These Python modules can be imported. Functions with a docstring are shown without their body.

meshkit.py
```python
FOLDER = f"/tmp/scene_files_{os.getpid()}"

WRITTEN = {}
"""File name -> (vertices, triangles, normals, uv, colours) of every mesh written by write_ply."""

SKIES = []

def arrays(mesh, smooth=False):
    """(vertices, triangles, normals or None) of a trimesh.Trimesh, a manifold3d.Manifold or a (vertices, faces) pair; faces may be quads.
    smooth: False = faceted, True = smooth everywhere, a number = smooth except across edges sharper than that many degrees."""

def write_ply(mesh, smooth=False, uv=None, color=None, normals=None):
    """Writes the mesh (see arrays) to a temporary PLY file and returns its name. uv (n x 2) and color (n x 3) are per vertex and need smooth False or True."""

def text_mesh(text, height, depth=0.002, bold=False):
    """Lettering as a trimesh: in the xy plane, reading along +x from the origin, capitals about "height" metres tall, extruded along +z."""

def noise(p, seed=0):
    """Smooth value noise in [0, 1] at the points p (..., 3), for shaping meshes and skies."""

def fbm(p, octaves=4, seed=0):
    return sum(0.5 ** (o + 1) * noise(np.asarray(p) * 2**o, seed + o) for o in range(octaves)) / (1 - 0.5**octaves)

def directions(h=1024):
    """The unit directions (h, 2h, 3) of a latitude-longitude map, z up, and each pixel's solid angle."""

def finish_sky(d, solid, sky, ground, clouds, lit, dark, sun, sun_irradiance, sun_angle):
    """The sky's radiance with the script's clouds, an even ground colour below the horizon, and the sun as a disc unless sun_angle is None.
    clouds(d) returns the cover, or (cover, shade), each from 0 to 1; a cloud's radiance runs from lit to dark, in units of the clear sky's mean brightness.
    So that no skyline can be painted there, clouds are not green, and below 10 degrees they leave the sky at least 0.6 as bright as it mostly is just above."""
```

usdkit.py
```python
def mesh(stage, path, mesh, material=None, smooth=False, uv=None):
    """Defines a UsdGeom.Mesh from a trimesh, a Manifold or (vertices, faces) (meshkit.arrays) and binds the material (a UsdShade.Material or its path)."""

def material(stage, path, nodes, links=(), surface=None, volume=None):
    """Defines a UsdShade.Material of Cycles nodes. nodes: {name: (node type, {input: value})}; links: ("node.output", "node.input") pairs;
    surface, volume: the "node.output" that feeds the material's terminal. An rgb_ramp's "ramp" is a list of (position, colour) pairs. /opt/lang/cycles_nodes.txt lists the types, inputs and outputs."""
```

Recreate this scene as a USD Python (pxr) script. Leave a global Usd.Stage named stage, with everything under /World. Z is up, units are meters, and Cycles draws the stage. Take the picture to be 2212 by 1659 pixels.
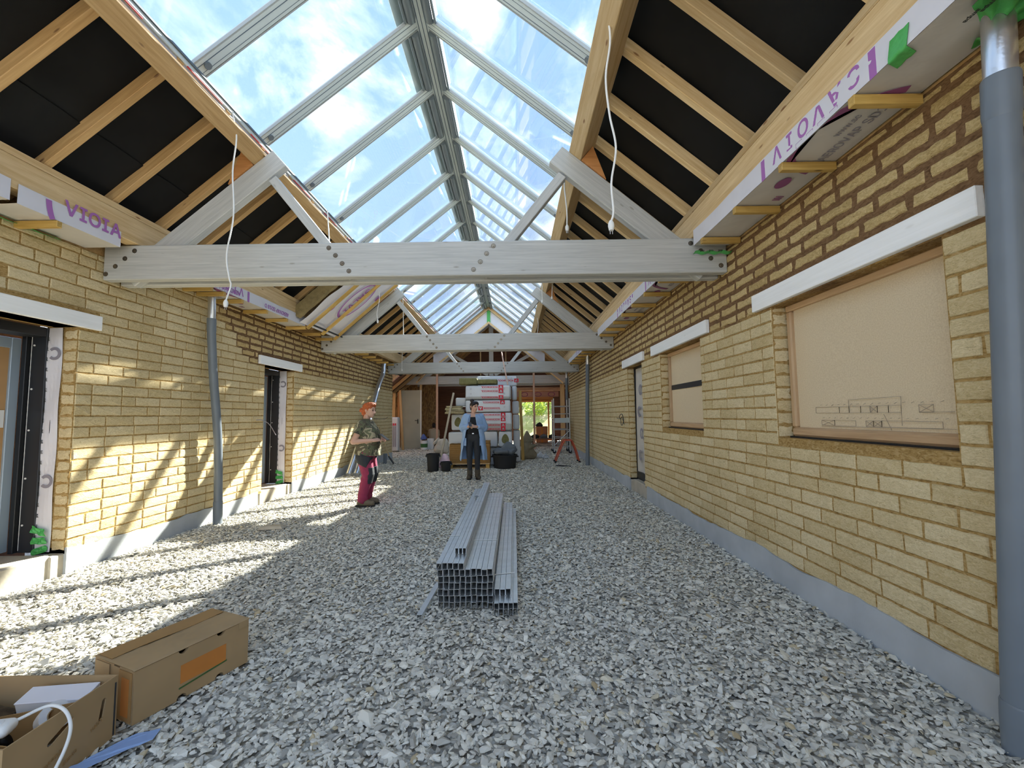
import math, random
import numpy as np, trimesh, manifold3d as m3, usdkit, meshkit
from shapely.geometry import Polygon, box as sbox
from shapely.ops import unary_union
from pxr import Usd, UsdGeom, UsdLux, UsdShade, Gf, Sdf, Vt

stage = Usd.Stage.CreateInMemory()
W = '/World'
UsdGeom.Xform.Define(stage, W)
UsdGeom.Scope.Define(stage, W + '/Looks')

# ------------------------------------------------------------------ camera, sky, sun, exposure
EYE = np.array([0., 0., 1.42])
PITCH, YAW, ROLL, FPX = math.atan(67.5 / 930), -.0035, -.0115, 930.
def cam_axes():
    cp, sp, cy, sy, cr, sr = math.cos(PITCH), math.sin(PITCH), math.cos(YAW), math.sin(YAW), math.cos(ROLL), math.sin(ROLL)
    f = np.array([sy * cp, cy * cp, sp]); r = np.array([cy, -sy, 0.]); u = np.cross(r, f)
    return cr * r + sr * u, -sr * r + cr * u, f
CR, CU, CF = cam_axes()
cam = UsdGeom.Camera.Define(stage, W + '/camera')
cam.CreateHorizontalApertureAttr(36.0)
cam.CreateFocalLengthAttr(36.0 * FPX / 2212)
cam.CreateClippingRangeAttr(Gf.Vec2f(.05, 2000))
cam.CreateExposureAttr(1.42)
M_ = np.eye(4); M_[0, :3], M_[1, :3], M_[2, :3], M_[3, :3] = CR, CU, -CF, EYE
cam.AddTransformOp().Set(Gf.Matrix4d(*M_.ravel().tolist()))

SUN_TO = np.array([.72, 1.32, 1.0])
sky = UsdLux.DomeLight.Define(stage, W + '/sky')
skym = usdkit.material(stage, W + '/Looks/sky', {
    'tc': ('texture_coordinate', {}), 'sep': ('separate_xyz', {}),
    'blue': ('rgb_ramp', {'ramp': [(0, (.50, .60, .74)), (.25, (.31, .43, .64)), (.6, (.215, .33, .56)), (1, (.17, .28, .50))]}),
    'mp': ('mapping', {'scale': (1., 1., 1.5), 'location': (3.3, .35, .2)}),
    'n': ('noise_texture', {'scale': 3.6, 'detail': 10., 'roughness': .58, 'distortion': .35}),
    'cov': ('rgb_ramp', {'ramp': [(0, (0, 0, 0)), (.47, (0, 0, 0)), (.53, (.28,) * 3), (.585, (.75,) * 3), (.66, (1,) * 3), (1, (1,) * 3)]}),
    'n2': ('noise_texture', {'scale': 6., 'detail': 6., 'roughness': .55}),
    'tone': ('rgb_ramp', {'ramp': [(0, (.40, .48, .60)), (.38, (.46, .54, .65)), (.50, (.64, .70, .77)), (.64, (.88, .90, .91)), (1, (1., 1., 1.))]}),
    'mx': ('mix_color', {}), 'b': ('background_shader', {'strength': 1.0})},
    [('tc.generated', 'sep.vector'), ('sep.z', 'blue.fac'), ('tc.generated', 'mp.vector'), ('mp.vector', 'n.vector'), ('mp.vector', 'n2.vector'),
     ('n.fac', 'cov.fac'), ('n2.fac', 'tone.fac'), ('cov.color', 'mx.fac'), ('blue.color', 'mx.a'), ('tone.color', 'mx.b'), ('mx.result', 'b.color')], surface='b.background')
UsdShade.MaterialBindingAPI.Apply(sky.GetPrim()).Bind(skym)
sun = UsdLux.DistantLight.Define(stage, W + '/sun')
sun.CreateIntensityAttr(36000.); sun.CreateColorAttr(Gf.Vec3f(1., .95, .86)); sun.CreateAngleAttr(.53)
sun.AddTransformOp().Set(Gf.Matrix4d().SetLookAt(Gf.Vec3d(*map(float, SUN_TO)), Gf.Vec3d(0, 0, 0), Gf.Vec3d(0, 0, 1)).GetInverse())

# ------------------------------------------------------------------ helpers
def C(h):
    h = h.lstrip('#'); c = [int(h[i:i + 2], 16) / 255 for i in (0, 2, 4)]
    return tuple(x / 12.92 if x < .04045 else ((x + .055) / 1.055) ** 2.4 for x in c)
def sc(c, k): return tuple(x * k for x in c)
LK = W + '/Looks/'
def flat(name, col, rough=.6, metal=0., spec=.5, bump=0., bscale=60., var=.0, vscale=6., **kw):
    """principled material with optional tone variation in space and a fine bump"""
    n = {'p': ('principled_bsdf', {'base_color': col, 'roughness': rough, 'metallic': metal, 'specular_ior_level': spec, **kw})}
    l = []
    if var or bump: n['tc'] = ('texture_coordinate', {})
    if var:
        n['n'] = ('noise_texture', {'scale': vscale, 'detail': 4.})
        n['r'] = ('rgb_ramp', {'ramp': [(.25, sc(col, 1 - var)), (.75, sc(col, 1 + var))]})
        l += [('tc.object', 'n.vector'), ('n.fac', 'r.fac'), ('r.color', 'p.base_color')]
    if bump:
        n['bn'] = ('noise_texture', {'scale': bscale, 'detail': 3.}); n['bp'] = ('bump', {'strength': bump, 'distance': .01})
        l += [('tc.object', 'bn.vector'), ('bn.fac', 'bp.height'), ('bp.normal', 'p.normal')]
    return usdkit.material(stage, LK + name, n, l, surface='p.BSDF')
def wood(name, c0, c1, knot, rough=.6, grain=14., knots=1., bump=.25, spread=.18):
    """timber with grain along the mesh's own x axis, a few knots, each piece toned a little differently"""
    return usdkit.material(stage, LK + name, {
        'tc': ('texture_coordinate', {}), 'oi': ('object_info', {}), 'off': ('vector_math', {'math_type': 'scale', 'scale': 37.}), 'add': ('vector_math', {'math_type': 'add'}),
        'cx': ('combine_xyz', {}), 'mp': ('mapping', {'scale': (.9, grain, grain)}), 'n': ('noise_texture', {'scale': 2.2, 'detail': 6., 'roughness': .6, 'distortion': .6}),
        'r': ('rgb_ramp', {'ramp': [(.30, c0), (.5, tuple((a + b) / 2 for a, b in zip(c0, c1))), (.7, c1)]}),
        'mk': ('mapping', {'scale': (1.7, 5.5, 5.5)}), 'v': ('voronoi_texture', {'scale': 1.6}), 'kr': ('rgb_ramp', {'ramp': [(0, (knots,) * 3), (.055, (knots * .8,) * 3), (.10, (0, 0, 0)), (1, (0, 0, 0))]}),
        'mx': ('mix_color', {'b': knot}), 'vr': ('map_range', {'from_min': 0., 'from_max': 1., 'to_min': 1 - spread, 'to_max': 1 + spread}), 'hv': ('hsv', {}),
        'bp': ('bump', {'strength': bump, 'distance': .004}), 'p': ('principled_bsdf', {'roughness': rough})},
        [('oi.random', 'cx.x'), ('oi.random', 'cx.y'), ('cx.vector', 'off.vector1'), ('tc.object', 'add.vector1'), ('off.vector', 'add.vector2'), ('add.vector', 'mp.vector'), ('mp.vector', 'n.vector'), ('n.fac', 'r.fac'),
         ('add.vector', 'mk.vector'), ('mk.vector', 'v.vector'), ('v.distance', 'kr.fac'), ('kr.color', 'mx.fac'), ('r.color', 'mx.a'), ('mx.result', 'hv.color'), ('oi.random', 'vr.value'), ('vr.result', 'hv.value'),
         ('hv.color', 'p.base_color'), ('n.fac', 'bp.height'), ('bp.normal', 'p.normal')], surface='p.BSDF')

_cnt = {}
def path_for(name, parent):
    base = (str(parent.GetPath()) if parent is not None else W) + '/' + name
    k = _cnt.get(base, 0); _cnt[base] = k + 1
    return base if k == 0 else '%s_%03d' % (base, k)
def tag(prim, label=None, cat=None, group=None, kind=None):
    p = prim.GetPrim() if hasattr(prim, 'GetPrim') else prim
    for k, v in (('label', label), ('category', cat), ('group', group), ('kind', kind)):
        if v: p.SetCustomDataByKey(k, v)
    return p
def setx(g, at):
    if at is not None:
        UsdGeom.Xformable(g).AddTransformOp().Set(Gf.Matrix4d(*np.asarray(at, float).T.ravel().tolist()))
def obj(name, mesh, mat, parent=None, at=None, smooth=False, kind=None, label=None, cat=None, group=None):
    g = usdkit.mesh(stage, path_for(name, parent), mesh, mat, smooth=smooth)
    setx(g, at); tag(g, label, cat, group, kind)
    return g.GetPrim()
def thing(name, label=None, cat=None, at=None, group=None, kind=None):
    x = UsdGeom.Xform.Define(stage, path_for(name, None)); setx(x, at); tag(x, label, cat, group, kind)
    return x.GetPrim()
def T(x=0, y=0, z=0, rz=0., ry=0., rx=0.):
    def r(a, i, j):
        m = np.eye(4); c, s = math.cos(a), math.sin(a); m[i, i] = m[j, j] = c; m[i, j] = -s; m[j, i] = s; return m
    m = np.eye(4); m[:3, 3] = (x, y, z)
    return m @ r(rz, 0, 1) @ r(-ry, 0, 2) @ r(rx, 1, 2)
def frame(p, q, up=(0, 0, 1)):
    """4x4 at p with x along p->q and z as near as possible to up; and the length"""
    p, q = np.asarray(p, float), np.asarray(q, float); x = q - p; L = np.linalg.norm(x); x /= L
    z = np.asarray(up, float); z = z - x * (z @ x)
    if np.linalg.norm(z) < 1e-6: z = np.array([1., 0, 0]) - x * x[0]
    z /= np.linalg.norm(z); m = np.eye(4); m[:3, 0], m[:3, 1], m[:3, 2], m[:3, 3] = x, np.cross(z, x), z, p
    return m, L
def cat_(ms): return trimesh.util.concatenate(ms)
def bx(x0, x1, y0, y1, z0, z1, c=0.):
    """box between limits, edges chamfered by c"""
    if c <= 0:
        b = trimesh.creation.box([x1 - x0, y1 - y0, z1 - z0]); b.apply_translation([(x0 + x1) / 2, (y0 + y1) / 2, (z0 + z1) / 2]); return b
    pts = []
    for i in range(3):
        for sx in (0, 1):
            for sy in (0, 1):
                for sz in (0, 1):
                    p = [(x0, x1)[sx], (y0, y1)[sy], (z0, z1)[sz]]; s = [(c, -c)[sx], (c, -c)[sy], (c, -c)[sz]]
                    pts.append([p[k] + (0 if k == i else s[k]) for k in range(3)])
    h = m3.Manifold.hull_points(np.array(pts)); m = h.to_mesh()
    return trimesh.Trimesh(np.array(m.vert_properties[:, :3]), np.array(m.tri_verts), process=False)
def bar(name, p, q, w, h, mat, parent=None, up=(0, 0, 1), c=.004, off=(0, 0), **kw):
    """a timber from p to q: w across, h along 'up', centred unless off moves it; grain along its own x"""
    m, L = frame(p, q, up)
    return obj(name, bx(0, L, -w / 2 + off[0], w / 2 + off[0], -h / 2 + off[1], h / 2 + off[1], c), mat, parent, m, **kw)
def moved(mesh, m): a = mesh.copy(); a.apply_transform(m); return a
def tube(pts, r, n=8, close=True):
    pts = np.asarray(pts, float); t = np.gradient(pts, axis=0); t /= np.linalg.norm(t, axis=1)[:, None] + 1e-12
    r = np.broadcast_to(r, (len(pts),)); v = []; ref = np.array([.31, .17, .93]); a = None
    for i in range(len(pts)):
        a = (np.cross(t[i], ref) if a is None else a - t[i] * (a @ t[i])); a = a / np.linalg.norm(a); b = np.cross(t[i], a)
        for k in range(n): ph = 2 * math.pi * k / n; v.append(pts[i] + r[i] * (math.cos(ph) * a + math.sin(ph) * b))
    f = []
    for i in range(len(pts) - 1):
        for k in range(n):
            A, B, C_, D = i * n + k, i * n + (k + 1) % n, (i + 1) * n + (k + 1) % n, (i + 1) * n + k
            f += [[A, B, C_], [A, C_, D]]
    if close:
        v += [pts[0], pts[-1]]; s, e = len(v) - 2, len(v) - 1; l = (len(pts) - 1) * n
        for k in range(n): f += [[s, (k + 1) % n, k], [e, l + k, l + (k + 1) % n]]
    return trimesh.Trimesh(np.array(v), np.array(f), process=False)
def spline(pts, n=6):
    """Catmull-Rom through the points"""
    P = np.asarray(pts, float); P = np.vstack([2 * P[0] - P[1], P, 2 * P[-1] - P[-2]]); out = []
    for i in range(1, len(P) - 2):
        for k in range(n):
            t = k / n; a, b, c, d = P[i - 1:i + 3]
            out.append(.5 * (2 * b + (c - a) * t + (2 * a - 5 * b + 4 * c - d) * t * t + (3 * b - a - 3 * c + d) * t ** 3))
    return np.array(out + [P[-2]])
def lathe(prof, n=24):
    prof = np.asarray(prof, float); v, f = [], []
    for r, z in prof:
        for k in range(n): a = 2 * math.pi * k / n; v.append([r * math.cos(a), r * math.sin(a), z])
    for i in range(len(prof) - 1):
        for k in range(n):
            A, B, C_, D = i * n + k, i * n + (k + 1) % n, (i + 1) * n + (k + 1) % n, (i + 1) * n + k
            f += [[A, B, C_], [A, C_, D]]
    return trimesh.Trimesh(np.array(v), np.array(f), process=False)
def grid(fn, nu, nv, flip=False):
    """mesh of fn(u, v) -> xyz, u and v from 0 to 1"""
    u, v = np.meshgrid(np.linspace(0, 1, nu + 1), np.linspace(0, 1, nv + 1), indexing='ij')
    P = np.stack(fn(u, v), -1).reshape(-1, 3); i, j = np.meshgrid(np.arange(nu), np.arange(nv), indexing='ij'); k = i * (nv + 1) + j
    q = np.stack([k, k + nv + 1, k + nv + 2, k + 1], -1).reshape(-1, 4)
    if flip: q = q[:, ::-1]
    return trimesh.Trimesh(P, np.vstack([q[:, [0, 1, 2]], q[:, [0, 2, 3]]]), process=False)
def sheet(fn, nu, nv, th=.002):
    """a thin sheet with two sides and closed rims"""
    a = grid(fn, nu, nv); a.vertex_normals; n = np.array(a.vertex_normals); v = np.vstack([a.vertices, a.vertices - n * th]); N = len(a.vertices)
    f = [np.array(a.faces), np.array(a.faces)[:, ::-1] + N]; s = nv + 1
    rim = [i * s for i in range(nu + 1)] + [nu * s + j for j in range(1, s)] + [i * s + nv for i in range(nu - 1, -1, -1)] + list(range(nv - 1, 0, -1))
    r = np.array(rim); r2 = np.roll(r, -1); f += [np.stack([r, r + N, r2], 1), np.stack([r2, r + N, r2 + N], 1)]
    return trimesh.Trimesh(v, np.vstack(f), process=False)
def prism(poly, h):
    """shapely polygon extruded along z from 0 to h"""
    return cat_([trimesh.creation.extrude_polygon(g, h, engine='earcut') for g in (poly.geoms if hasattr(poly, 'geoms') else [poly])])
def tm(man):
    m = man.to_mesh(); return trimesh.Trimesh(np.array(m.vert_properties[:, :3], float), np.array(m.tri_verts), process=False)
def sph(p, r, n=14): return m3.Manifold.sphere(float(r), n).translate([float(x) for x in p[:3]])
def hull(*ps): return m3.Manifold.batch_hull([sph(p, p[3]) for p in ps])
def union(ms): return m3.Manifold.batch_boolean(ms, m3.OpType.Add)
def soft(man, ln=.02, it=8):
    t = tm(man.refine_to_length(ln)); trimesh.smoothing.filter_taubin(t, iterations=it); return t
def roundbox(x0, x1, y0, y1, z0, z1, r, n=12):
    return m3.Manifold.batch_hull([sph((a, b, c), r, n) for a in (x0 + r, x1 - r) for b in (y0 + r, y1 - r) for c in (z0 + r, z1 - r)])
def bumpy(mesh, amp, scale, seed=0):
    v = np.array(mesh.vertices); n = np.array(mesh.vertex_normals)
    mesh.vertices = v + n * ((meshkit.fbm(v * scale + 50, 3, seed) - .5) * 2 * amp)[:, None]; return mesh
def text_on(text, h, at, depth=.002, bold=True, sx=1.):
    t = meshkit.text_mesh(text, h, depth, bold); w = t.bounds; t.apply_translation([-(w[0][0] + w[1][0]) / 2, -(w[0][1] + w[1][1]) / 2, 0])
    if sx != 1.: t.apply_scale([sx, 1, 1])
    t.apply_transform(at); return t
def face(o, right, up):
    """4x4 whose xy plane lies on a surface: origin o, x right, y up, z out"""
    m = np.eye(4); r, u = np.asarray(right, float), np.asarray(up, float); r = r / np.linalg.norm(r); u = u - r * (u @ r); u /= np.linalg.norm(u)
    m[:3, 0], m[:3, 1], m[:3, 2], m[:3, 3] = r, u, np.cross(r, u), o; return m
def ring(r0, r1, n=28, sx=1., a0=0., a1=2 * math.pi, depth=.0015):
    a = np.linspace(a0, a1, n + 1); o = [(r1 * sx * math.cos(t), r1 * math.sin(t)) for t in a]; i = [(r0 * sx * math.cos(t), r0 * math.sin(t)) for t in a]
    return prism(Polygon(o + i[::-1]).buffer(0), depth)
rng = np.random.default_rng(7); rnd = random.Random(7)
# ------------------------------------------------------------------ shared materials
M = {}
M['timber'] = wood('timber', C('#c2a06c'), C('#dcc294'), C('#86592f'))
M['timber_warm'] = wood('timber_warm', C('#ad8752'), C('#cda873'), C('#745030'))
M['batten'] = wood('batten_wood', C('#b08a3e'), C('#d2ae62'), C('#7d5a26'))
M['white_wood'] = wood('white_wood', C('#adada8'), C('#c6c5bf'), C('#8d877b'), knots=.75, grain=22., spread=.05)
M['lintel'] = wood('lintel_wood', C('#f2f2ef'), C('#fbfbf9'), C('#d8d4ca'), knots=.35, grain=22., spread=.03)
M['dark_board'] = wood('dark_board', C('#5c3b2c'), C('#7d5641'), C('#3c261c'), spread=.15)
M['pink_stud'] = wood('pink_stud', C('#b98d70'), C('#d9b195'), C('#7c5740'))
M['ply'] = wood('ply_wood', C('#b87a42'), C('#cf9459'), C('#8a5a30'), knots=.4)
M['oak'] = wood('oak_frame', C('#b06a30'), C('#cf8a4a'), C('#7a4520'), knots=.4)
M['osb'] = usdkit.material(stage, LK + 'osb', {'tc': ('texture_coordinate', {}), 'mp': ('mapping', {'scale': (6., 6., 2.)}), 'v': ('voronoi_texture', {'scale': 4.}), 'r': ('rgb_ramp', {'ramp': [(0, C('#5e4326')), (.5, C('#8a6638')), (1, C('#a98450'))]}), 'p': ('principled_bsdf', {'roughness': .7})},
    [('tc.object', 'mp.vector'), ('mp.vector', 'v.vector'), ('v.color', 'r.fac'), ('r.color', 'p.base_color')], surface='p.BSDF')
M['white_metal'] = flat('white_metal', C('#c6d0d0'), .35, spec=.5)
M['gasket'] = flat('gasket', C('#5d6c7a'), .5)
M['seal'] = flat('seal_grey', C('#a3a7a6'), .5)
M['roller'] = flat('roller_grey', C('#737d84'), .35, metal=.3)
M['zinc'] = flat('zinc', C('#d2d5d8'), .28, metal=.9, bump=.12, bscale=30.)
M['steel'] = flat('galvanised_steel', C('#d8dad8'), .33, metal=.85, var=.12, vscale=9.)
M['pvc'] = flat('grey_pvc', C('#6c747b'), .38, var=.06)
M['cord'] = flat('white_cord', C('#e9e8e2'), .5)
M['black'] = flat('black_plastic', C('#17181a'), .4)
M['rubber'] = flat('black_rubber', C('#1c1c1c'), .75)
M['bolt'] = flat('bolt_steel', C('#8a8172'), .35, metal=.9)
M['hole'] = flat('bolt_recess', C('#4a3f30'), .8)
M['green_tape'] = flat('green_tape', C('#4fae57'), .4, bump=.5, bscale=25.)
M['print_purple'] = flat('print_purple', C('#a96bb0'), .55)
M['print_wine'] = flat('print_wine', C('#8a4a78'), .55)
M['print_grey'] = flat('print_grey', C('#8f8a92'), .6)
M['print_black'] = flat('print_black', C('#1e221e'), .6)
M['print_red'] = flat('print_red', C('#cf2238'), .55)
M['print_blue'] = flat('print_blue', C('#2c4a9a'), .55)
M['foil'] = flat('vapour_foil', C('#dedce0'), .5, bump=.35, bscale=9., var=.03)
M['foil_back'] = flat('foil_underside', C('#c9c3ba'), .5, bump=.4, bscale=8., var=.05)
M['membrane'] = usdkit.material(stage, LK + 'roof_membrane', {'tc': ('texture_coordinate', {}), 'n': ('noise_texture', {'scale': 3., 'detail': 6., 'roughness': .65}), 'r': ('rgb_ramp', {'ramp': [(.3, C('#0d0e0f')), (.7, C('#181919'))]}),
    'n2': ('noise_texture', {'scale': 260., 'detail': 2.}), 'bp': ('bump', {'strength': .35, 'distance': .004}), 'p': ('principled_bsdf', {'roughness': .75, 'specular_ior_level': .25})},
    [('tc.object', 'n.vector'), ('tc.object', 'n2.vector'), ('n.fac', 'r.fac'), ('r.color', 'p.base_color'), ('n2.fac', 'bp.height'), ('bp.normal', 'p.normal')], surface='p.BSDF')
M['concrete'] = flat('plinth_concrete', C('#adb1b3'), .8, var=.14, vscale=3., bump=.25, bscale=40.)
M['concrete_warm'] = flat('sill_concrete', C('#b3aa98'), .8, var=.15, vscale=5., bump=.3, bscale=30.)
M['kraft'] = flat('kraft_card', C('#a58a63'), .75, var=.10, vscale=4.)
M['kraft_in'] = flat('kraft_inside', C('#a07c4c'), .75, var=.1, vscale=4.)
M['hardboard'] = usdkit.material(stage, LK + 'hardboard', {'g': ('geometry', {}), 'n': ('noise_texture', {'scale': 120., 'detail': 3.}), 'r': ('rgb_ramp', {'ramp': [(.3, C('#d0bb98')), (.7, C('#dfccaa'))]}), 'p': ('principled_bsdf', {'roughness': .7})},
    [('g.position', 'n.vector'), ('n.fac', 'r.fac'), ('r.color', 'p.base_color')], surface='p.BSDF')
M['glass'] = usdkit.material(stage, LK + 'glass_pane', {'lw': ('layer_weight', {'blend': .5}), 'pw': ('math', {'math_type': 'power', 'value2': 3.2}), 'ml': ('math', {'math_type': 'multiply_add', 'value2': .9, 'value3': .015}), 't': ('transparent_bsdf', {'color': (.955, .98, .98)}), 'g': ('glossy_bsdf', {'roughness': .02, 'color': (.9, .9, .9)}), 'm': ('mix_closure', {})},
    [('lw.facing', 'pw.value1'), ('pw.value', 'ml.value1'), ('ml.value', 'm.fac'), ('t.BSDF', 'm.closure1'), ('g.BSDF', 'm.closure2')], surface='m.closure')

def clay(name, lo, mid, hi, bstr):
    """light earth brick: straw strokes, dark pits, rough skin"""
    return usdkit.material(stage, LK + name, {
        'g': ('geometry', {}), 'n0': ('noise_texture', {'scale': 2.3, 'detail': 3.}), 'mp': ('mapping', {'scale': (30., 26., 60.)}), 'n': ('noise_texture', {'scale': 1., 'detail': 5., 'roughness': .62, 'distortion': 1.6}),
        'ad': ('math', {'math_type': 'multiply_add', 'value2': .35, 'value3': -.17}), 'sm': ('math', {'math_type': 'add'}),
        'r': ('rgb_ramp', {'ramp': [(.16, lo), (.30, sc(mid, .84)), (.42, mid), (.62, hi), (.85, sc(hi, 1.06))]}),
        'm2': ('mapping', {'scale': (75., 60., 130.)}), 'n2': ('noise_texture', {'scale': 1., 'detail': 3., 'roughness': .55, 'distortion': 2.2}), 'pr': ('rgb_ramp', {'ramp': [(0, (.38, .34, .28)), (.30, (.5, .46, .4)), (.365, (.95, .94, .93)), (.62, (1., 1., 1.)), (.70, (1.16, 1.14, 1.10)), (1, (1.2, 1.18, 1.12))]}), 'mu': ('mix_color', {'blend_type': 'multiply', 'fac': 1.}),
        'bp': ('bump', {'strength': bstr, 'distance': .012}), 'p': ('principled_bsdf', {'roughness': .92, 'specular_ior_level': .15})},
        [('g.position', 'n0.vector'), ('g.position', 'mp.vector'), ('mp.vector', 'n.vector'), ('n0.fac', 'ad.value1'), ('ad.value', 'sm.value1'), ('n.fac', 'sm.value2'), ('sm.value', 'r.fac'), ('g.position', 'm2.vector'), ('m2.vector', 'n2.vector'), ('n2.fac', 'pr.fac'), ('r.color', 'mu.a'), ('pr.color', 'mu.b'), ('mu.result', 'p.base_color'), ('n.fac', 'bp.height'), ('bp.normal', 'p.normal')], surface='p.BSDF')
M['brick'] = [clay('earth_brick_%d' % i, C(a), C(b), C(c), .55) for i, (a, b, c) in enumerate([('#8d7347', '#cdb98d', '#dccaa0'), ('#8c7045', '#c6b183', '#d6c398'), ('#937a4c', '#d3c095', '#e1d0a8')])]
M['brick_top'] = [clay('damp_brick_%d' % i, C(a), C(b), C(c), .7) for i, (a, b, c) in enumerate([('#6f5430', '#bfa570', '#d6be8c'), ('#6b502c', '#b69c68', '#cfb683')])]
def mortar(name, left):
    n = {'g': ('geometry', {}), 's': ('separate_xyz', {}), 'nz': ('noise_texture', {'scale': 2.2, 'detail': 4.}), 'a': ('math', {'math_type': 'multiply_add', 'value2': .30, 'value3': -.15}), 'zz': ('math', {'math_type': 'add'}),
         'm1': ('map_range', {'from_min': 2.27, 'from_max': 2.36, 'clamp': True}), 'mp': ('mapping', {'scale': (30., 26., 60.)}), 'n': ('noise_texture', {'scale': 1., 'detail': 5., 'distortion': 1.2}),
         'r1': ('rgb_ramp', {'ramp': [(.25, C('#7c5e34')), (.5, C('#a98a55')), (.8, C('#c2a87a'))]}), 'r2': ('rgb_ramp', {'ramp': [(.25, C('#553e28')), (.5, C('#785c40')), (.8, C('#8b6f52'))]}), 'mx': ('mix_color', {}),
         'bp': ('bump', {'strength': .5, 'distance': .01}), 'p': ('principled_bsdf', {'roughness': .95, 'specular_ior_level': .1})}
    l = [('g.position', 's.vector'), ('g.position', 'nz.vector'), ('nz.fac', 'a.value1'), ('a.value', 'zz.value1'), ('s.z', 'zz.value2'), ('zz.value', 'm1.value'), ('g.position', 'mp.vector'), ('mp.vector', 'n.vector'), ('n.fac', 'r1.fac'), ('n.fac', 'r2.fac'),
         ('r1.color', 'mx.a'), ('r2.color', 'mx.b'), ('mx.result', 'p.base_color'), ('n.fac', 'bp.height'), ('bp.normal', 'p.normal')]
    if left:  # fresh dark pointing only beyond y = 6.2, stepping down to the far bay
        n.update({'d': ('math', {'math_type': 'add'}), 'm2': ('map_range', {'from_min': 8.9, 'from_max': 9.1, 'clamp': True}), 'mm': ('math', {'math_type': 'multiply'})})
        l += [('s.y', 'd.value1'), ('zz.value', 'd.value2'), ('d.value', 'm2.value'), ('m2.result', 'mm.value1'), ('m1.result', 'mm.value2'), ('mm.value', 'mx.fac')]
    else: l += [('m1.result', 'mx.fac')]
    return usdkit.material(stage, LK + name, n, l, surface='p.BSDF')

# ------------------------------------------------------------------ walls of earth brick
XL, XR, WTOP, BASE, COURSE = -4.2, 2.2, 3.10, .20, .105
OPEN_L = [(2.55, 4.10, .0, 2.32), (7.23, 8.20, .0, 2.32)]
OPEN_R = [(2.16, 3.62, 1.21, 2.31), (5.04, 6.43, 1.21, 2.31), (7.37, 8.30, .0, 2.31)]
LIN_L = [(2.35, 4.30, 2.32, 2.465), (7.04, 8.45, 2.32, 2.465)]
LIN_R = [(1.95, 3.85, 2.32, 2.47), (4.79, 6.75, 2.32, 2.47), (7.20, 8.56, 2.32, 2.47)]
Y0, YL1, YR1, REV = -1.6, 14.9, 17.0, .14
TRUSS_Y = [4.3, 9.3, 14.3, 19.3]
def in_front(p):
    d = np.asarray(p) - EYE; z = d @ CF
    if z < .2: return None
    x, y = 1106 + FPX * (d @ CR) / z, 829.5 - FPX * (d @ CU) / z
    return (x, y, z) if -30 < x < 2242 and -30 < y < 1689 else None
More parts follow.
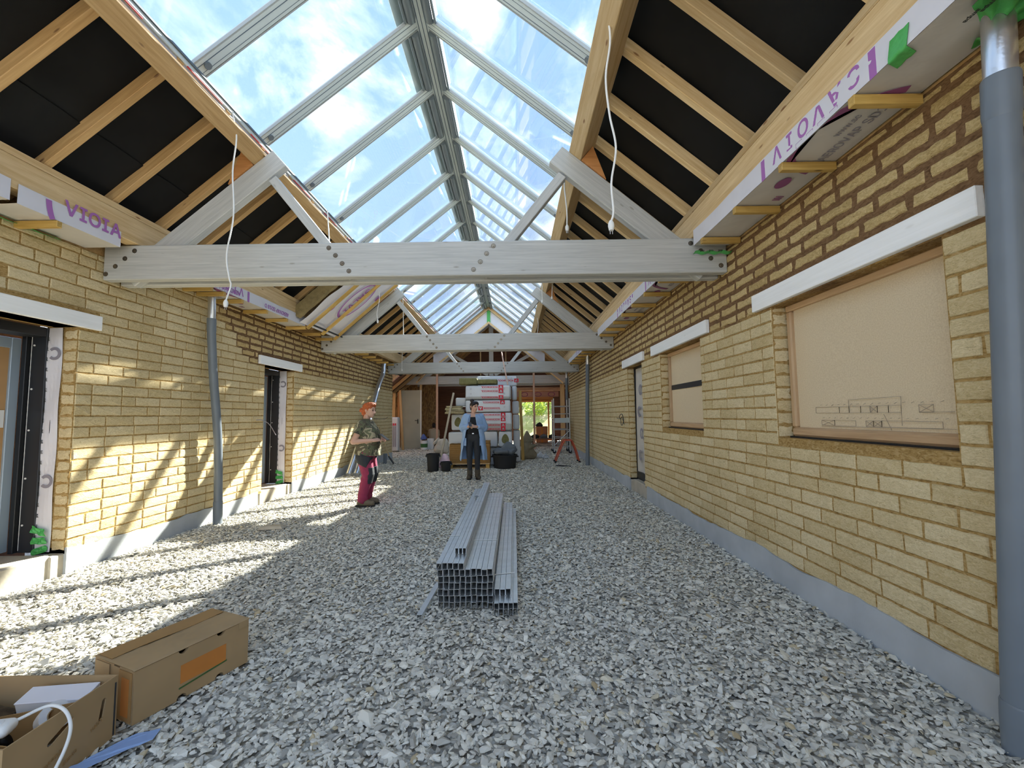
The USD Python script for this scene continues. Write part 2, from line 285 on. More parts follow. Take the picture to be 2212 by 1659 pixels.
def brick_face(o, r, u, n, w, h, depth, joint, rough, seed):
    """front of one brick: a ragged rim sunk in the joint, a swollen worn face; o is its middle on the wall plane"""
    g = np.random.default_rng(seed); a, b = w / 2 - joint / 2, h / 2 - joint / 2
    k = max(3, int(round(w / .06))); top = np.linspace(-a, a, k + 1)
    rim = [(x, b) for x in top[:-1]] + [(a, b), (a, 0.)] + [(x, -b) for x in top[::-1][:-1]] + [(-a, -b), (-a, 0.)]
    rim = np.array(rim); N = len(rim); rim = rim + g.uniform(-rough, rough, rim.shape)
    inn = rim * [(a - .007 - rough) / a, (b - .006 - rough * .8) / b] + g.uniform(-rough, rough, rim.shape) * .4
    P = np.vstack([np.c_[rim, np.full(N, -depth)], np.c_[inn, g.uniform(-.002, .003, N)], [[g.uniform(-.02, .02), 0, .005]]])
    f = []
    for i in range(N):
        j = (i + 1) % N; f += [[i, N + i, j], [j, N + i, N + j], [N + i, 2 * N, N + j]]
    R_ = np.stack([r, u, n]); P = np.asarray(o) + P @ R_
    f = np.array(f)
    nn = np.cross(P[f[:, 1]] - P[f[:, 0]], P[f[:, 2]] - P[f[:, 0]]) @ n
    f[nn < 0] = f[nn < 0][:, ::-1]
    return trimesh.Trimesh(P, f, process=False)
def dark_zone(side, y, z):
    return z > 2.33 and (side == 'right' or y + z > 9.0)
def brick_wall(side):
    left = side == 'left'; X, n = (XL, 1.) if left else (XR, -1.)
    opens, lins, y1 = (OPEN_L, LIN_L, YL1) if left else (OPEN_R, LIN_R, YR1)
    wall = thing('wall_' + side, 'earth brick wall along the %s side of the gravel hall, with %s' % (side, 'two tall door openings' if left else 'two boarded windows and a doorway'), None, kind='structure')
    poly = sbox(Y0, BASE - .02, y1, WTOP).difference(unary_union([sbox(a, c, b, d) for a, b, c, d in opens]))
    slab = prism(poly, .30); v = np.array(slab.vertices)
    slab.vertices = np.c_[X - n * (.006 + v[:, 2]), v[:, 0], v[:, 1]]; slab.fix_normals()
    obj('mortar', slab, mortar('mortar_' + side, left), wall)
    found = []; row = 0; z = BASE; g = np.random.default_rng(11 if left else 23)
    r_ = np.array([0, 1., 0]); u_ = np.array([0, 0, 1.]); n_ = np.array([n, 0, 0])
    while z < WTOP - .03:
        h = min(COURSE, WTOP - z); zm = z + h / 2
        spans = [(Y0, y1)]
        for a, b, c, d in opens + lins:
            if c - .03 < zm < d + .02: spans = [s for p, q in spans for s in ((p, min(q, a)), (max(p, b), q)) if s[1] - s[0] > .03]
        for p, q in spans:
            y = p + (0 if row % 2 else -.16) + (g.uniform(-.06, .06) if p < 0 else 0)
            while y < q - .02:
                w = .33 if g.random() > .16 else .17
                a, b = max(y, p), min(y + w, q)
                if q - b < .07: b = q
                if b - a > .05: found.append((np.array([X, (a + b) / 2, zm]), b - a, h, r_, u_, n_))
                y = b if b == q else y + w
        row += 1; z += COURSE
    for a, b, c, d in opens:  # the bricks seen in the far reveal of each opening
        z, row = max(c, BASE), 0
        while z < d - .03:
            h = min(COURSE, d - z); found.append((np.array([X - n * REV / 2, b, z + h / 2]), REV, h, np.array([n, 0, 0.]), u_, np.array([0, -1., 0]))); z += COURSE; row += 1
    area = []
    for o, w, h, r, u, nn in found:
        s = in_front(o); d = EYE - o; area.append(0 if s is None else w * h * max(d @ nn, 0) / np.linalg.norm(d) ** 3)
    order = np.argsort(-np.array(area)); rest = {}
    for k, i in enumerate(order):
        o, w, h, r, u, nn = found[i]; dk = dark_zone(side, o[1], o[2])
        far = o[1] > 12.5
        m = brick_face(o, r, u, nn, w, h, .012, .030 if dk else .0065, .006 if dk else .002, int(i) + (0 if left else 5000))
        if k >= 297 and far and not dk: pass
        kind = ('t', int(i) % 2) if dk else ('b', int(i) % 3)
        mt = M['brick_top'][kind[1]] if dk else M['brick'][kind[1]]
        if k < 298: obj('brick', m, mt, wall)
        elif area[i] > 0 or -1 < o[1] < 2.5: rest.setdefault(0 if dk else 1, []).append(m)
    for k, ms in rest.items(): obj('brick_remainder', cat_(ms), M['brick_top'][0] if k == 0 else M['brick'][0], wall, kind='stuff')
    # concrete plinth, broken at the doorways, with clay run down over its top edge
    bb = thing('baseboard_' + side, 'grey concrete plinth at the foot of the %s brick wall' % side, None, kind='structure')
    cuts = [(a, b) for a, b, c, d in opens if c == 0]; y = Y0
    for a, b in cuts + [(y1, y1)]:
        e0, e1 = y, a - .12 if a < y1 else a
        k = max(2, int((e1 - e0) / .06))
        ys = np.linspace(e0, e1, k + 1); zt = BASE + .012 + .075 * (meshkit.fbm(np.c_[ys * 3.3, ys * 0, ys * 0 + 3], 5) - .56)
        prof = [(.29, 0), (-.014, 0), (-.014, 1), (.29, 1)]
        V = np.array([[X - n * d, yy, (-.08 if b_ else t_)] for yy, t_ in zip(ys, zt) for d, b_ in prof]); F = []
        for i in range(k):
            for j in range(4): A, B = i * 4 + j, i * 4 + (j + 1) % 4; F += [[A, B, B + 4], [A, B + 4, A + 4]]
        F += [[0, 2, 1], [0, 3, 2], [4 * k, 4 * k + 1, 4 * k + 2], [4 * k, 4 * k + 2, 4 * k + 3]]
        pm = trimesh.Trimesh(V, np.array(F), process=False); pm.fix_normals()
        obj('plinth', pm, M['concrete'], bb)
        y = b
    return wall
brick_wall('left'); brick_wall('right')
# ------------------------------------------------------------------ gravel floor
fl = thing('floor', 'floor of loose grey crushed slate gravel between the two brick walls', None, kind='structure')
def gcol(stops): return stops
M['stone'] = usdkit.material(stage, LK + 'slate_stone', {'oi': ('object_info', {}), 'r': ('rgb_ramp', {'ramp': [(0, C('#9d9a90')), (.3, C('#c6c2b6')), (.55, C('#d6d2c5')), (.8, C('#e2ddcd')), (.95, C('#dcd8ca')), (.985, C('#d2c5a6')), (1, C('#b29f7c'))]}),
    'tc': ('texture_coordinate', {}), 'n': ('noise_texture', {'scale': 40., 'detail': 3.}), 'mr': ('map_range', {'to_min': .80, 'to_max': 1.2}), 'hv': ('hsv', {}), 'p': ('principled_bsdf', {'roughness': .72, 'specular_ior_level': .35})},
    [('oi.random', 'r.fac'), ('r.color', 'hv.color'), ('tc.object', 'n.vector'), ('n.fac', 'mr.value'), ('mr.result', 'hv.value'), ('hv.color', 'p.base_color')], surface='p.BSDF')
M['ground'] = usdkit.material(stage, LK + 'gravel_ground', {'g': ('geometry', {}), 'v': ('voronoi_texture', {'scale': 34.}), 'sv': ('separate_color', {}), 'r': ('rgb_ramp', {'ramp': [(0, C('#8d8a81')), (.4, C('#bbb7ac')), (.8, C('#d3cfc2')), (1, C('#d8d0bc'))]}),
    'n': ('noise_texture', {'scale': 1.1, 'detail': 3.}), 'mr': ('map_range', {'from_min': .3, 'from_max': .7, 'to_min': .85, 'to_max': 1.1}), 'hv': ('hsv', {}), 'bp': ('bump', {'strength': .9, 'distance': .03}), 'p': ('principled_bsdf', {'roughness': .85})},
    [('g.position', 'v.vector'), ('v.color', 'sv.color'), ('sv.r', 'r.fac'), ('r.color', 'hv.color'), ('g.position', 'n.vector'), ('n.fac', 'mr.value'), ('mr.result', 'hv.value'), ('hv.color', 'p.base_color'), ('v.distance', 'bp.height'), ('bp.normal', 'p.normal')], surface='p.BSDF')
def gz(x, y):
    p = np.stack([np.asarray(x, float) * .8, np.asarray(y, float) * .8, np.zeros_like(np.asarray(x, float)) + 9], -1)
    return .03 * (meshkit.fbm(p, 3, 2) - .5)
obj('ground', grid(lambda u, v: (-9 + u * 14, -5 + v * 31, gz(-9 + u * 14, -5 + v * 31) - .016), 70, 155), M['ground'], fl, smooth=True)
def pebble(seed):
    g = np.random.default_rng(seed); p = g.normal(size=(13, 3)); p /= np.linalg.norm(p, axis=1)[:, None]; p *= g.uniform(.75, 1.1, (13, 1))
    return tm(m3.Manifold.hull_points(p * [1., .66, .36]))
PEB = [pebble(s) for s in range(9)]
def rot_flat(g, n):
    """quaternions (w, x, y, z): any heading, a tilt off the flat"""
    yaw, tilt, ax = g.uniform(0, 2 * np.pi, n), np.abs(g.normal(0, .42, n)), g.uniform(0, 2 * np.pi, n)
    qz = np.c_[np.cos(yaw / 2), 0 * yaw, 0 * yaw, np.sin(yaw / 2)]; qt = np.c_[np.cos(tilt / 2), np.sin(tilt / 2) * np.cos(ax), np.sin(tilt / 2) * np.sin(ax), 0 * yaw]
    a, b = qt.T, qz.T
    return np.stack([a[0] * b[0] - a[1] * b[1] - a[2] * b[2] - a[3] * b[3], a[0] * b[1] + a[1] * b[0] + a[2] * b[3] - a[3] * b[2], a[0] * b[2] - a[1] * b[3] + a[2] * b[0] + a[3] * b[1], a[0] * b[3] + a[1] * b[2] - a[2] * b[1] + a[3] * b[0]], 1)
POS, SCL = [], []
for y0, y1, dens, s in ((1.15, 3.2, 2300, .0185), (3.2, 6., 1900, .0185), (6., 9.5, 1250, .021), (9.5, 14., 700, .026), (14., 21., 330, .034)):
    x0, x1 = (XL + .01, XR - .01) if y0 < 14 else (-6., 3.)
    n = int((x1 - x0) * (y1 - y0) * dens); x, y = rng.uniform(x0, x1, n), rng.uniform(y0, y1, n)
    keep = np.abs(x / np.maximum(y, .1) + .0) < 1.35; x, y = x[keep], y[keep]; n = len(x)
    POS.append(np.c_[x, y, gz(x, y) + rng.uniform(-.010, .004, n)]); SCL.append(s * rng.lognormal(0, .32, n))
POS, SCL = np.vstack(POS), np.concatenate(SCL); ROT = rot_flat(rng, len(POS)); PID = rng.integers(0, 9, len(POS))
px = np.array([106 * s / max(.1, np.linalg.norm(p - EYE)) if in_front(p) is not None else 0 for p, s in zip(POS[:14000], SCL[:14000])])
big = np.argsort(-px)[:298]
for i in big:  # the stones that show largest are pieces of their own
    w, x, y, z = ROT[i]; R_ = np.array([[1 - 2 * (y * y + z * z), 2 * (x * y - z * w), 2 * (x * z + y * w)], [2 * (x * y + z * w), 1 - 2 * (x * x + z * z), 2 * (y * z - x * w)], [2 * (x * z - y * w), 2 * (y * z + x * w), 1 - 2 * (x * x + y * y)]])
    m = np.eye(4); m[:3, :3] = R_ * SCL[i]; m[:3, 3] = POS[i]; obj('stone', PEB[PID[i]], M['stone'], fl, at=m)
keep = np.ones(len(POS), bool); keep[big] = False
gi = UsdGeom.PointInstancer.Define(stage, path_for('gravel', fl)); tag(gi, kind='stuff')
for k, p in enumerate(PEB): usdkit.mesh(stage, '%s/pebble_%03d' % (gi.GetPath(), k), p, M['stone'])
gi.CreatePrototypesRel().SetTargets([Sdf.Path('%s/pebble_%03d' % (gi.GetPath(), k)) for k in range(9)])
gi.CreatePositionsAttr(Vt.Vec3fArray.FromNumpy(POS[keep].astype('f4'))); gi.CreateProtoIndicesAttr(Vt.IntArray.FromNumpy(PID[keep].astype('i4')))
gi.CreateScalesAttr(Vt.Vec3fArray.FromNumpy(np.repeat(SCL[keep, None], 3, 1).astype('f4')))
q = ROT[keep]; gi.CreateOrientationsAttr(Vt.QuathArray([Gf.Quath(float(a), float(b), float(c), float(d)) for a, b, c, d in q]))

# ------------------------------------------------------------------ roof: slopes, rafters, purlins, eaves
CO, SI = math.cos(math.radians(40)), math.sin(math.radians(40))
def RP(side, s, t, y):
    """a point of the roof section: s down the slope from the purlin's lower inner edge, t square above it"""
    x, z = .62 + CO * s + SI * t, 4.22 - SI * s + CO * t
    return np.array([x if side == 'right' else -2.0 - x, y, z])
def rn(side): return np.array([SI if side == 'right' else -SI, 0, CO])
def mx(side, x): return x if side == 'right' else -2.0 - x
YG = 17.62
ceil = thing('ceiling', 'open timber roof slopes with black underlay above small rafters', None, kind='structure')
for side in ('left', 'right'):
    for (s0, s1, dt) in ((.03, 1.05, .0), (.95, 2.25, -.012)):  # two laps of underlay
        def fn(u, v, side=side, s0=s0, s1=s1, dt=dt):
            y = -1.6 + u * (YG + 1.5); s = s0 + v * (s1 - s0); t = .392 + dt + .03 * (meshkit.fbm(np.stack([y * 1.4, s * 1.6, s * 0 + (5 if side == 'left' else 8)], -1), 4) - .5) + .008 * np.sin(y * 2 * np.pi / .6)
            P = np.stack([.62 + CO * s + SI * t, y, 4.22 - SI * s + CO * t], -1)
            if side == 'left': P[..., 0] = -2.0 - P[..., 0]
            return P[..., 0], P[..., 1], P[..., 2]
        obj('underlay', sheet(fn, 130, 10, .004), M['membrane'], ceil, smooth=True)
    y = (2.68 if side == 'right' else 3.45) - .6 * (7 if side == 'right' else 8)
    while y < YG - .1:
        jit = rnd.uniform(-.015, .015)
        bar('rafter', RP(side, -.02, .328, y + jit), RP(side, 2.1, .328, y + jit), .066, .10, M['timber'] if side == 'right' else M['timber_warm'], ceil, up=rn(side)); y += .6
    x0, x1 = mx(side, 2.21), mx(side, 2.33)
    obj('eaves_board', bx(min(x0, x1), max(x0, x1), -1.6, YG, 3.10, 3.42), M['timber_warm'], ceil)
for y in [2.20 + .615 * k for k in range(-5, 24)]:
    if any(t - .06 < y < t + .36 for t in TRUSS_Y): continue
    bar('batten', (1.825, y, 3.075), (2.195, y, 3.075), .045, .055, M['batten'], ceil)
for y in [1.7, 2.3, 2.9, 3.52, 5.37, 5.61, 5.99, 6.6, 7.2, 7.85, 8.46, 9.04, 10.1, 10.7, 11.3, 11.9, 12.5, 13.1, 13.7]:
    bar('batten', (-3.825, y, 3.075), (-4.195, y, 3.075), .045, .055, M['batten'], ceil)
for side, nm in (('left', 'left'), ('right', 'right')):
    bar('purlin', RP(side, .08, .135, -1.6), RP(side, .08, .135, YG - .14), .16, .27, M['timber_warm'] if side == 'left' else M['timber'], up=rn(side), c=.006,
        label='deep planed timber purlin running along the %s edge of the glass roof' % nm, cat='beam')
    e = thing('eaves_beam', 'pale glued timber eaves beam carried on the truss ends along the %s wall' % nm, 'beam')
    for a, b in ((-1.6, 17.0),):
        bar('beam', (mx(side, 1.92), a, 3.345), (mx(side, 1.92), b, 3.345), .14, .25, M['timber'], e, c=.006)
        bar('plate', (mx(side, 1.925), a, 3.502), (mx(side, 1.925), b, 3.502), .15, .06, M['timber'], e, c=.004)

# ------------------------------------------------------------------ glass roof
M['kerb_foil'] = flat('kerb_foil', C('#b9b4b8'), .45, bump=.4, bscale=9., var=.08)
RX, RZ, EX, EZ = -1.0, 5.97, .77, 4.53
sk = thing('skylight', 'pitched glass roof on white metal bars over the middle of the hall', 'skylight', kind='structure')
YS = [-1.38 + k for k in range(20)]
def sp(side, f, d=0.):
    x, z = EX + (RX - EX) * f, EZ + (RZ - EZ) * f; L = math.hypot(RX - EX, RZ - EZ); nx, nz = (RZ - EZ) / L, (EX - RX) / L
    return np.array([mx(side, x + nx * d), 0, z + nz * d])
for side in ('left', 'right'):
    n_ = sp(side, 0, 1) - sp(side, 0, 0)
    for k, y in enumerate(YS):
        o = np.array([0, y, 0])
        bar('glazing_bar', sp(side, -.03, .02) + o, sp(side, 1., .02) + o, .135, .06, M['white_metal'], sk, up=n_, c=.006)
        m_, L = frame(sp(side, -.03, -.0105) + o, sp(side, .985, -.0105) + o, n_)
        obj('gasket', cat_([bx(0, L, -.034, -.027, -.001, .004), bx(0, L, .030, .034, -.001, .004), ]), M['gasket'], sk, m_)
        obj('seal', cat_([bx(0, L, s0, s0 + .012, .0, .03) for s0 in (.070, -.082)]), M['seal'], sk, m_)
        if y > -1: obj('end_cap', moved(trimesh.creation.cylinder(.032, .03, sections=16), face(sp(side, .035, -.012) + o, np.cross([0, 1., 0], n_), [0, 1., 0])), M['roller'], sk)
        if k == len(YS) - 1: break
        P, Q = sp(side, -.02, .05) + o, sp(side, 1., .05) + o; m_, L = frame(P, Q, n_)
        s = 1 if side == 'left' else 1
        a, b = (.065, .935) if m_[1, 1] > 0 else (-.935, -.065)
        obj('pane', bx(0, L, a, b, 0, .012), M['glass'], sk, m_)
        c = sp(side, .935, -.012)
        obj('blind_roller', tube([c + [0, y + .08, 0], c + [0, y + .92, 0]], .05, 14), M['roller'], sk, smooth=30)
        c2 = sp(side, .905, .0); obj('blind_rail', tube([c2 + [0, y + .09, 0], c2 + [0, y + .91, 0]], .016, 8), M['roller'], sk, smooth=30)
    e = sp(side, -.03, .01)
    obj('sill_profile', bx(e[0] - .05, e[0] + .05, YS[0], YS[-1], e[2] - .035, e[2] + .045, .008), M['white_metal'], sk)
    i = sp(side, -.005, -.012); obj('gasket', bx(i[0] - .006, i[0] + .006, YS[0], YS[-1], i[2] - .014, i[2] + .006), M['gasket'], sk)
    k0 = RP(side, 0, .272, 0)
    def kfn(u, v, side=side, k0=k0):
        y = YS[0] + u * (YS[-1] - YS[0]); w = .012 * (meshkit.fbm(np.stack([y * 3, v * 2, y * 0 + 1], -1), 3) - .5)
        x = k0[0] + (sp(side, -.03)[0] - k0[0]) * v * .6 + w; return x, y, k0[2] - .03 + v * (EZ - k0[2] + .03) + w
    obj('kerb_lining', sheet(kfn, 160, 3, .003), M['kerb_foil'], sk, smooth=True)
    obj('kerb_print', cat_([bx(k0[0] - .012 if side == 'right' else k0[0] + .004, k0[0] - .004 if side == 'right' else k0[0] + .012, y, y + .45, 4.455, 4.475) for y in np.arange(-1, 17, .9)]), M['print_red'], sk)
for side, w_ in (('left', .30), ('right', .10)):
    bar('ridge_cap', sp(side, 1 - w_ / 4.56, .085) + [0, YS[0], 0], sp(side, 1 - w_ / 4.56, .085) + [0, YS[-1], 0], w_, .012, M['white_metal'], sk, up=sp(side, 0, 1) - sp(side, 0, 0), c=.002)
obj('ridge_beam', bx(RX - .075, RX + .075, YS[0], YS[-1], 5.90, 6.06, .012), M['white_metal'], sk)
obj('gasket', cat_([bx(RX + d - .004, RX + d + .004, YS[0], YS[-1], 5.896, 5.902) for d in (-.045, 0, .045)]), M['gasket'], sk)

# ------------------------------------------------------------------ trusses
def truss(y, label, full=True):
    t = thing('roof_truss', label, 'roof truss')
    for a in (0, .2): obj('tie_beam', bx(0, 6.39, -.05, .05, -.18, .18, .008), M['white_wood'], t, T(XL + .005, y + a + .05, 3.03))
    for side in ('left', 'right'):
        bar('rafter', RP(side, -.09, -.11, y + .15), RP(side, 1.93, -.11, y + .15), .096, .22, M['white_wood'], t, up=rn(side), c=.006)
        a, b = np.array([mx(side, .545), y + .15, 3.965]), np.array([mx(side, -.31), y + .15, 2.90])
        bar('strut', a, b, .096, .10, M['white_wood'], t, up=(0, 1, 0), c=.005)
        c = [RP(side, .165, .004, 0), RP(side, .50, .004, 0), RP(side, .165, .20, 0)]
        tri = prism(Polygon([(p[0], p[2]) for p in c]), .12); v = np.array(tri.vertices); tri.vertices = np.c_[v[:, 0], y + .09 + v[:, 2], v[:, 1]]; tri.fix_normals()
        obj('cleat', tri, M['ply'], t)
    for bxx, bz in [(-4.165, 2.91), (-4.07, 2.99), (-3.975, 3.07), (-3.88, 3.15), (-1.88, 3.155), (-1.81, 3.075), (-1.74, 2.99), (-1.67, 2.91), (-.19, 3.155), (-.26, 3.075), (-.325, 2.99), (-.395, 2.91), (1.83, 3.155), (1.93, 3.075), (2.03, 2.995), (2.13, 2.92)]:
        f_ = face((bxx, y - .0005, bz), (1, 0, 0), (0, 0, 1))
        w = obj('bolt', cat_([moved(prism(Polygon([(.024 * math.cos(a), .024 * math.sin(a)) for a in np.arange(18) * math.pi / 9]), .002), f_)]), M['hole'], t)
        obj('nut', cat_([moved(ring(.0075, .021, 16, depth=.003), f_), moved(trimesh.creation.cylinder(.0115, .02, sections=6), f_)]), M['bolt'], w)
    return t
truss(TRUSS_Y[0], 'whitewashed bolted timber roof truss nearest the camera, spanning wall to wall')
truss(TRUSS_Y[1], 'second whitewashed timber roof truss from the camera, above the left narrow door')
truss(TRUSS_Y[2], 'third whitewashed timber roof truss, just over the top of the wrapped insulation stack')
kt = thing('roof_truss', 'farthest white roof truss with an upright king post behind the gable frame', 'roof truss')
for a in (0, .2): obj('tie_beam', bx(0, 7.6, -.05, .05, -.18, .18, .008), M['white_wood'], kt, T(-5.0, TRUSS_Y[3] + a + .05, 3.03))
bar('king_post', (RX, TRUSS_Y[3] + .15, 3.2), (RX, TRUSS_Y[3] + .15, 5.75), .20, .096, M['white_wood'], kt, up=(0, 1, 0))
for side in ('left', 'right'):
    bar('rafter', (mx(side, 2.1), TRUSS_Y[3] + .15, 3.1), (mx(side, -.93), TRUSS_Y[3] + .15, 5.64), .096, .2, M['white_wood'], kt, up=rn(side))
    bar('strut', (mx(side, .75), TRUSS_Y[3] + .15, 4.15), (mx(side, -.85), TRUSS_Y[3] + .15, 3.25), .096, .14, M['white_wood'], kt, up=rn(side))

# ------------------------------------------------------------------ gable frame at the far end of the glass roof
gb = thing('gable_frame', 'triangular gable lining of white foil between slim timbers under the far end of the glass', 'gable')
gp = lambda pts: Polygon(pts)
def gprism(poly, y, d):
    g = prism(poly, d); v = np.array(g.vertices); g.vertices = np.c_[v[:, 0], y + v[:, 2], v[:, 1]]; g.fix_normals(); return g
sl = (RZ - EZ) / (RX - EX)
def chev(top, w, half, flat=0.):
    k = .8136; return Polygon([(RX - half, top - k * half), (RX, top), (RX + half, top - k * half), (RX + half, top - k * half - w), (RX, top - w), (RX - half, top - k * half - w)])
obj('foil_band', gprism(chev(5.80, .60, 2.3), YG + .02, .03), M['foil'], gb)
for sgn in (-1, 1):
    for top, w, half, dy, mt in ((5.95, .11, 2.3, -.05, 'timber_warm'), (5.85, .05, 2.3, -.08, 'timber'), (5.31, .09, 2.2, -.04, 'timber')):
        p = chev(top, w, half).intersection(sbox(RX, 0, 9, 9) if sgn > 0 else sbox(-9, 0, RX, 9)); obj('edge_timber', gprism(p, YG + dy, .08), M[mt], gb)
tag(obj('tape', sheet(lambda u, v: (RX - .07 + .14 * u, YG - .002 + 0 * u + .006 * np.sin(u * 9 + v * 20), 5.27 + .50 * v), 6, 12, .003), M['green_tape'], gb), label='crinkled green tape at the apex')
# ------------------------------------------------------------------ lintels, doors, windows
for X0, n, rows, nm in ((XL, 1, LIN_L, ['over the near left doorway', 'over the narrow left doorway']), (XR, -1, LIN_R, ['over the big near right window', 'over the smaller right window with black tape', 'over the right doorway'])):
    for (a, b, c, d), s in zip(rows, nm):
        m_, L = frame((X0 - n * .10, a, (c + d) / 2), (X0 - n * .10, b, (c + d) / 2))
        obj('lintel', bx(0, L, -.135, .135, -(d - c) / 2, (d - c) / 2, .004), M['lintel'], at=m_, label='white painted timber lintel ' + s, cat='lintel')
M['grey_metal'] = flat('grey_metal', C('#9aa9b6'), .4, metal=.2)
M['dark_metal'] = flat('dark_metal', C('#26282b'), .4)
M['white_sheet'] = flat('white_sheet', C('#dcdcda'), .55, bump=.3, bscale=12., var=.03)
M['leaf_brown'] = flat('leaf_brown', C('#b08a5c'), .75, var=.06)
M['screw'] = flat('screw_white', C('#e8e8e4'), .4)
def ydoor(nm, label, y0, y1, x):
    """left wall door: recessed dark metal frame, white foil on the reveal, boarded leaf"""
    d = thing(nm, label, None, kind='structure'); s = y1 - y0
    obj('threshold', bx(x - .62, x - .03, y0, y1 - .10, -.06, .20, .012), M['concrete_warm'], d)
    obj('pier_block', bx(x - .15, x - .012, y1 - .12, y1 + .14, -.06, .185, .01), M['concrete_warm'], d)
    obj('foil', sheet(lambda u, v: (x - .135 - .14 * u, y1 - .012 + .006 * np.sin(v * 17 + u * 3), .20 + 2.11 * v), 4, 24, .003), M['foil'], d)
    f = cat_([text_on('pro', .016, face((x - .262 + .004 * math.sin(k), y1 - .022, .34 + k * .098), (0, 0, 1), (-1, 0, 0)), .001) for k in range(20)])
    obj('foil_print', f, M['print_black'], d)
    obj('foil_logo', cat_([moved(ring(.035, .062, 24, a0=-2.4, a1=2.4), face((x - .20, y1 - .022, z), (1, 0, 0), (0, 0, 1))) for z in (.85, 2.06)] + [moved(bx(-.03, .03, -.002, .002, 0, .001), face((x - .20, y1 - .022, 1.33 + k * .016), (0, 0, 1), (1, 0, 0))) for k in range(5)]), M['print_grey'], d)
    for k in range(3): obj('tape', sheet(lambda u, v, k=k: (x - .15 - .13 * u, y1 - .028 - .01 * k + .012 * np.sin(u * 9 + v * 4 + k), .21 + .07 * k + .06 * v + .04 * u * (k - 1)), 5, 3, .003), M['green_tape'], d)
    obj('frame_post', bx(x - .42, x - .272, y1 - .03, y1 - .006, .20, 2.31, .004), M['dark_metal'], d)
    obj('frame_post', bx(x - .465, x - .42, y1 - .07, y1 - .02, .20, 2.30, .004), M['black'], d)
    obj('frame_head', bx(x - .47, x - .275, y0, y1 - .03, 2.22, 2.31, .005), M['dark_metal'], d)
    for z in (.45, .88, 1.33, 1.72, 2.14): obj('screw', moved(trimesh.creation.cylinder(.009, .006, sections=10), face((x - .385, y1 - .032, z), (1, 0, 0), (0, 0, 1))), M['screw'], d)
    obj('edge_strip', bx(x - .412, x - .408, y1 - .034, y1 - .03, .22, 2.3), M['screw'], d)
    obj('leaf_frame', bx(x - .53, x - .475, y1 - .14, y1 - .06, .22, 2.20, .005), M['grey_metal'], d)
    obj('leaf_frame', bx(x - .53, x - .475, y0, y1 - .14, 2.10, 2.20, .005), M['grey_metal'], d)
    obj('leaf_board', bx(x - .52, x - .495, y0, y1 - .14, .20, 2.10), M['leaf_brown'], d)
    obj('hinge_label', bx(x - .495, x - .489, y1 - .22, y1 - .15, 1.36, 1.52), M['white_sheet'], d)
    obj('back_board', bx(x - .64, x - .60, y0 - .2, y1 + .2, -.05, 2.5), M['dark_board'], d)
ydoor('door_1', 'near left doorway with black metal frame and a brown boarded leaf', 2.55, 4.10, XL)
ydoor('door_2', 'narrow left doorway with black metal frame beyond the first grey downpipe', 7.23, 8.20, XL)
d = thing('door_3', 'right doorway hung with a grey printed foil sheet', None, kind='structure')
def dfn(u, v): return 2.355 + .012 * np.sin(u * 11 + 2 * v) + .03 * np.exp(-((u - .38) / .07) ** 2) * np.clip(1 - np.abs(v - .45) / .3, 0, 1), 7.37 + .90 * u, .34 + 1.97 * v
obj('foil_sheet', sheet(dfn, 24, 24, .003), M['foil_back'], d, smooth=True)
obj('foil_logo', cat_([moved(ring(.055, .10, 24, a0=.5, a1=5.6), face((2.325, 8.02 - .12 * (k % 2), .66 + .40 * k), (0, -1, 0), (0, 0, 1))) for k in range(4)]), M['print_grey'], d)
obj('bottom_strip', bx(2.33, 2.37, 7.37, 8.28, .20, .34), M['black'], d)
obj('jamb_gap', bx(2.33, 2.40, 8.275, 8.30, .2, 2.31), M['black'], d); obj('head_gap', bx(2.33, 2.40, 7.37, 8.30, 2.27, 2.31), M['black'], d)
obj('threshold', bx(2.23, 2.6, 7.37, 8.22, -.06, .20, .012), M['concrete_warm'], d)
obj('pier_block', bx(2.212, 2.35, 8.18, 8.42, -.06, .185, .01), M['concrete_warm'], d)
obj('offcut', bx(2.26, 2.32, 7.52, 7.62, .205, .25, .004), M['timber'], d); obj('back_board', bx(2.50, 2.54, 7.2, 8.5, -.05, 2.5), M['dark_board'], d)
def window(nm, label, y0, y1, z0, z1):
    w = thing(nm, label, None, kind='structure'); x = XR + REV
    obj('gap', bx(x + .05, x + .07, y0, y1, z0, z1), M['black'], w)
    for a, b, c, e in ((y0, y1, z0 + .012, z0 + .085), (y0, y1, z1 - .05, z1), ):
        m_, L = frame((x, a, (c + e) / 2), (x, b, (c + e) / 2)); h = (e - c) / 2
        obj('frame_rail', bx(.0, L - .012, -.05, .03, -h, h, .016 if c < 2 else .008), M['frame'], w, m_)
    for a in (y1 - .07, y0 + .012):
        m_, L = frame((x, a + .028, z0 + .085), (x, a + .028, z1 - .05)); obj('frame_stile', bx(0, L, -.028, .028, -.03, .05, .012), M['frame'], w, m_)
    obj('sill_gap', bx(x - .045, x + .05, y0, y1 - .01, z0 - .004, z0 + .012), M['black'], w)
    def pf(u, v): return x + .012 + .004 * np.sin(u * 5) + 0 * v, y0 + .06 + u * (y1 - y0 - .13), z0 + .07 + .008 * np.abs(np.sin(u * 19)) * (v < .02) + v * (z1 - z0 - .11)
    obj('panel', sheet(pf, 40, 20, .006).copy(), M['hardboard'], w)
    return w
M['frame'] = wood('frame_wood', C('#b5936c'), C('#cbab84'), C('#94734e'), knots=.2)
w1 = window('window_1', 'large near right window boarded with pale brown hardboard bearing faint pencil sketches', 2.16, 3.62, 1.21, 2.31)
ln = []
def pl(y0, z0, y1, z1): a, L = frame((XR + REV - .0005, y0, z0), (XR + REV - .0005, y1, z1), (1, 0, 0)); ln.append(moved(bx(0, L, -.0011, .0011, -.001, .001), a))
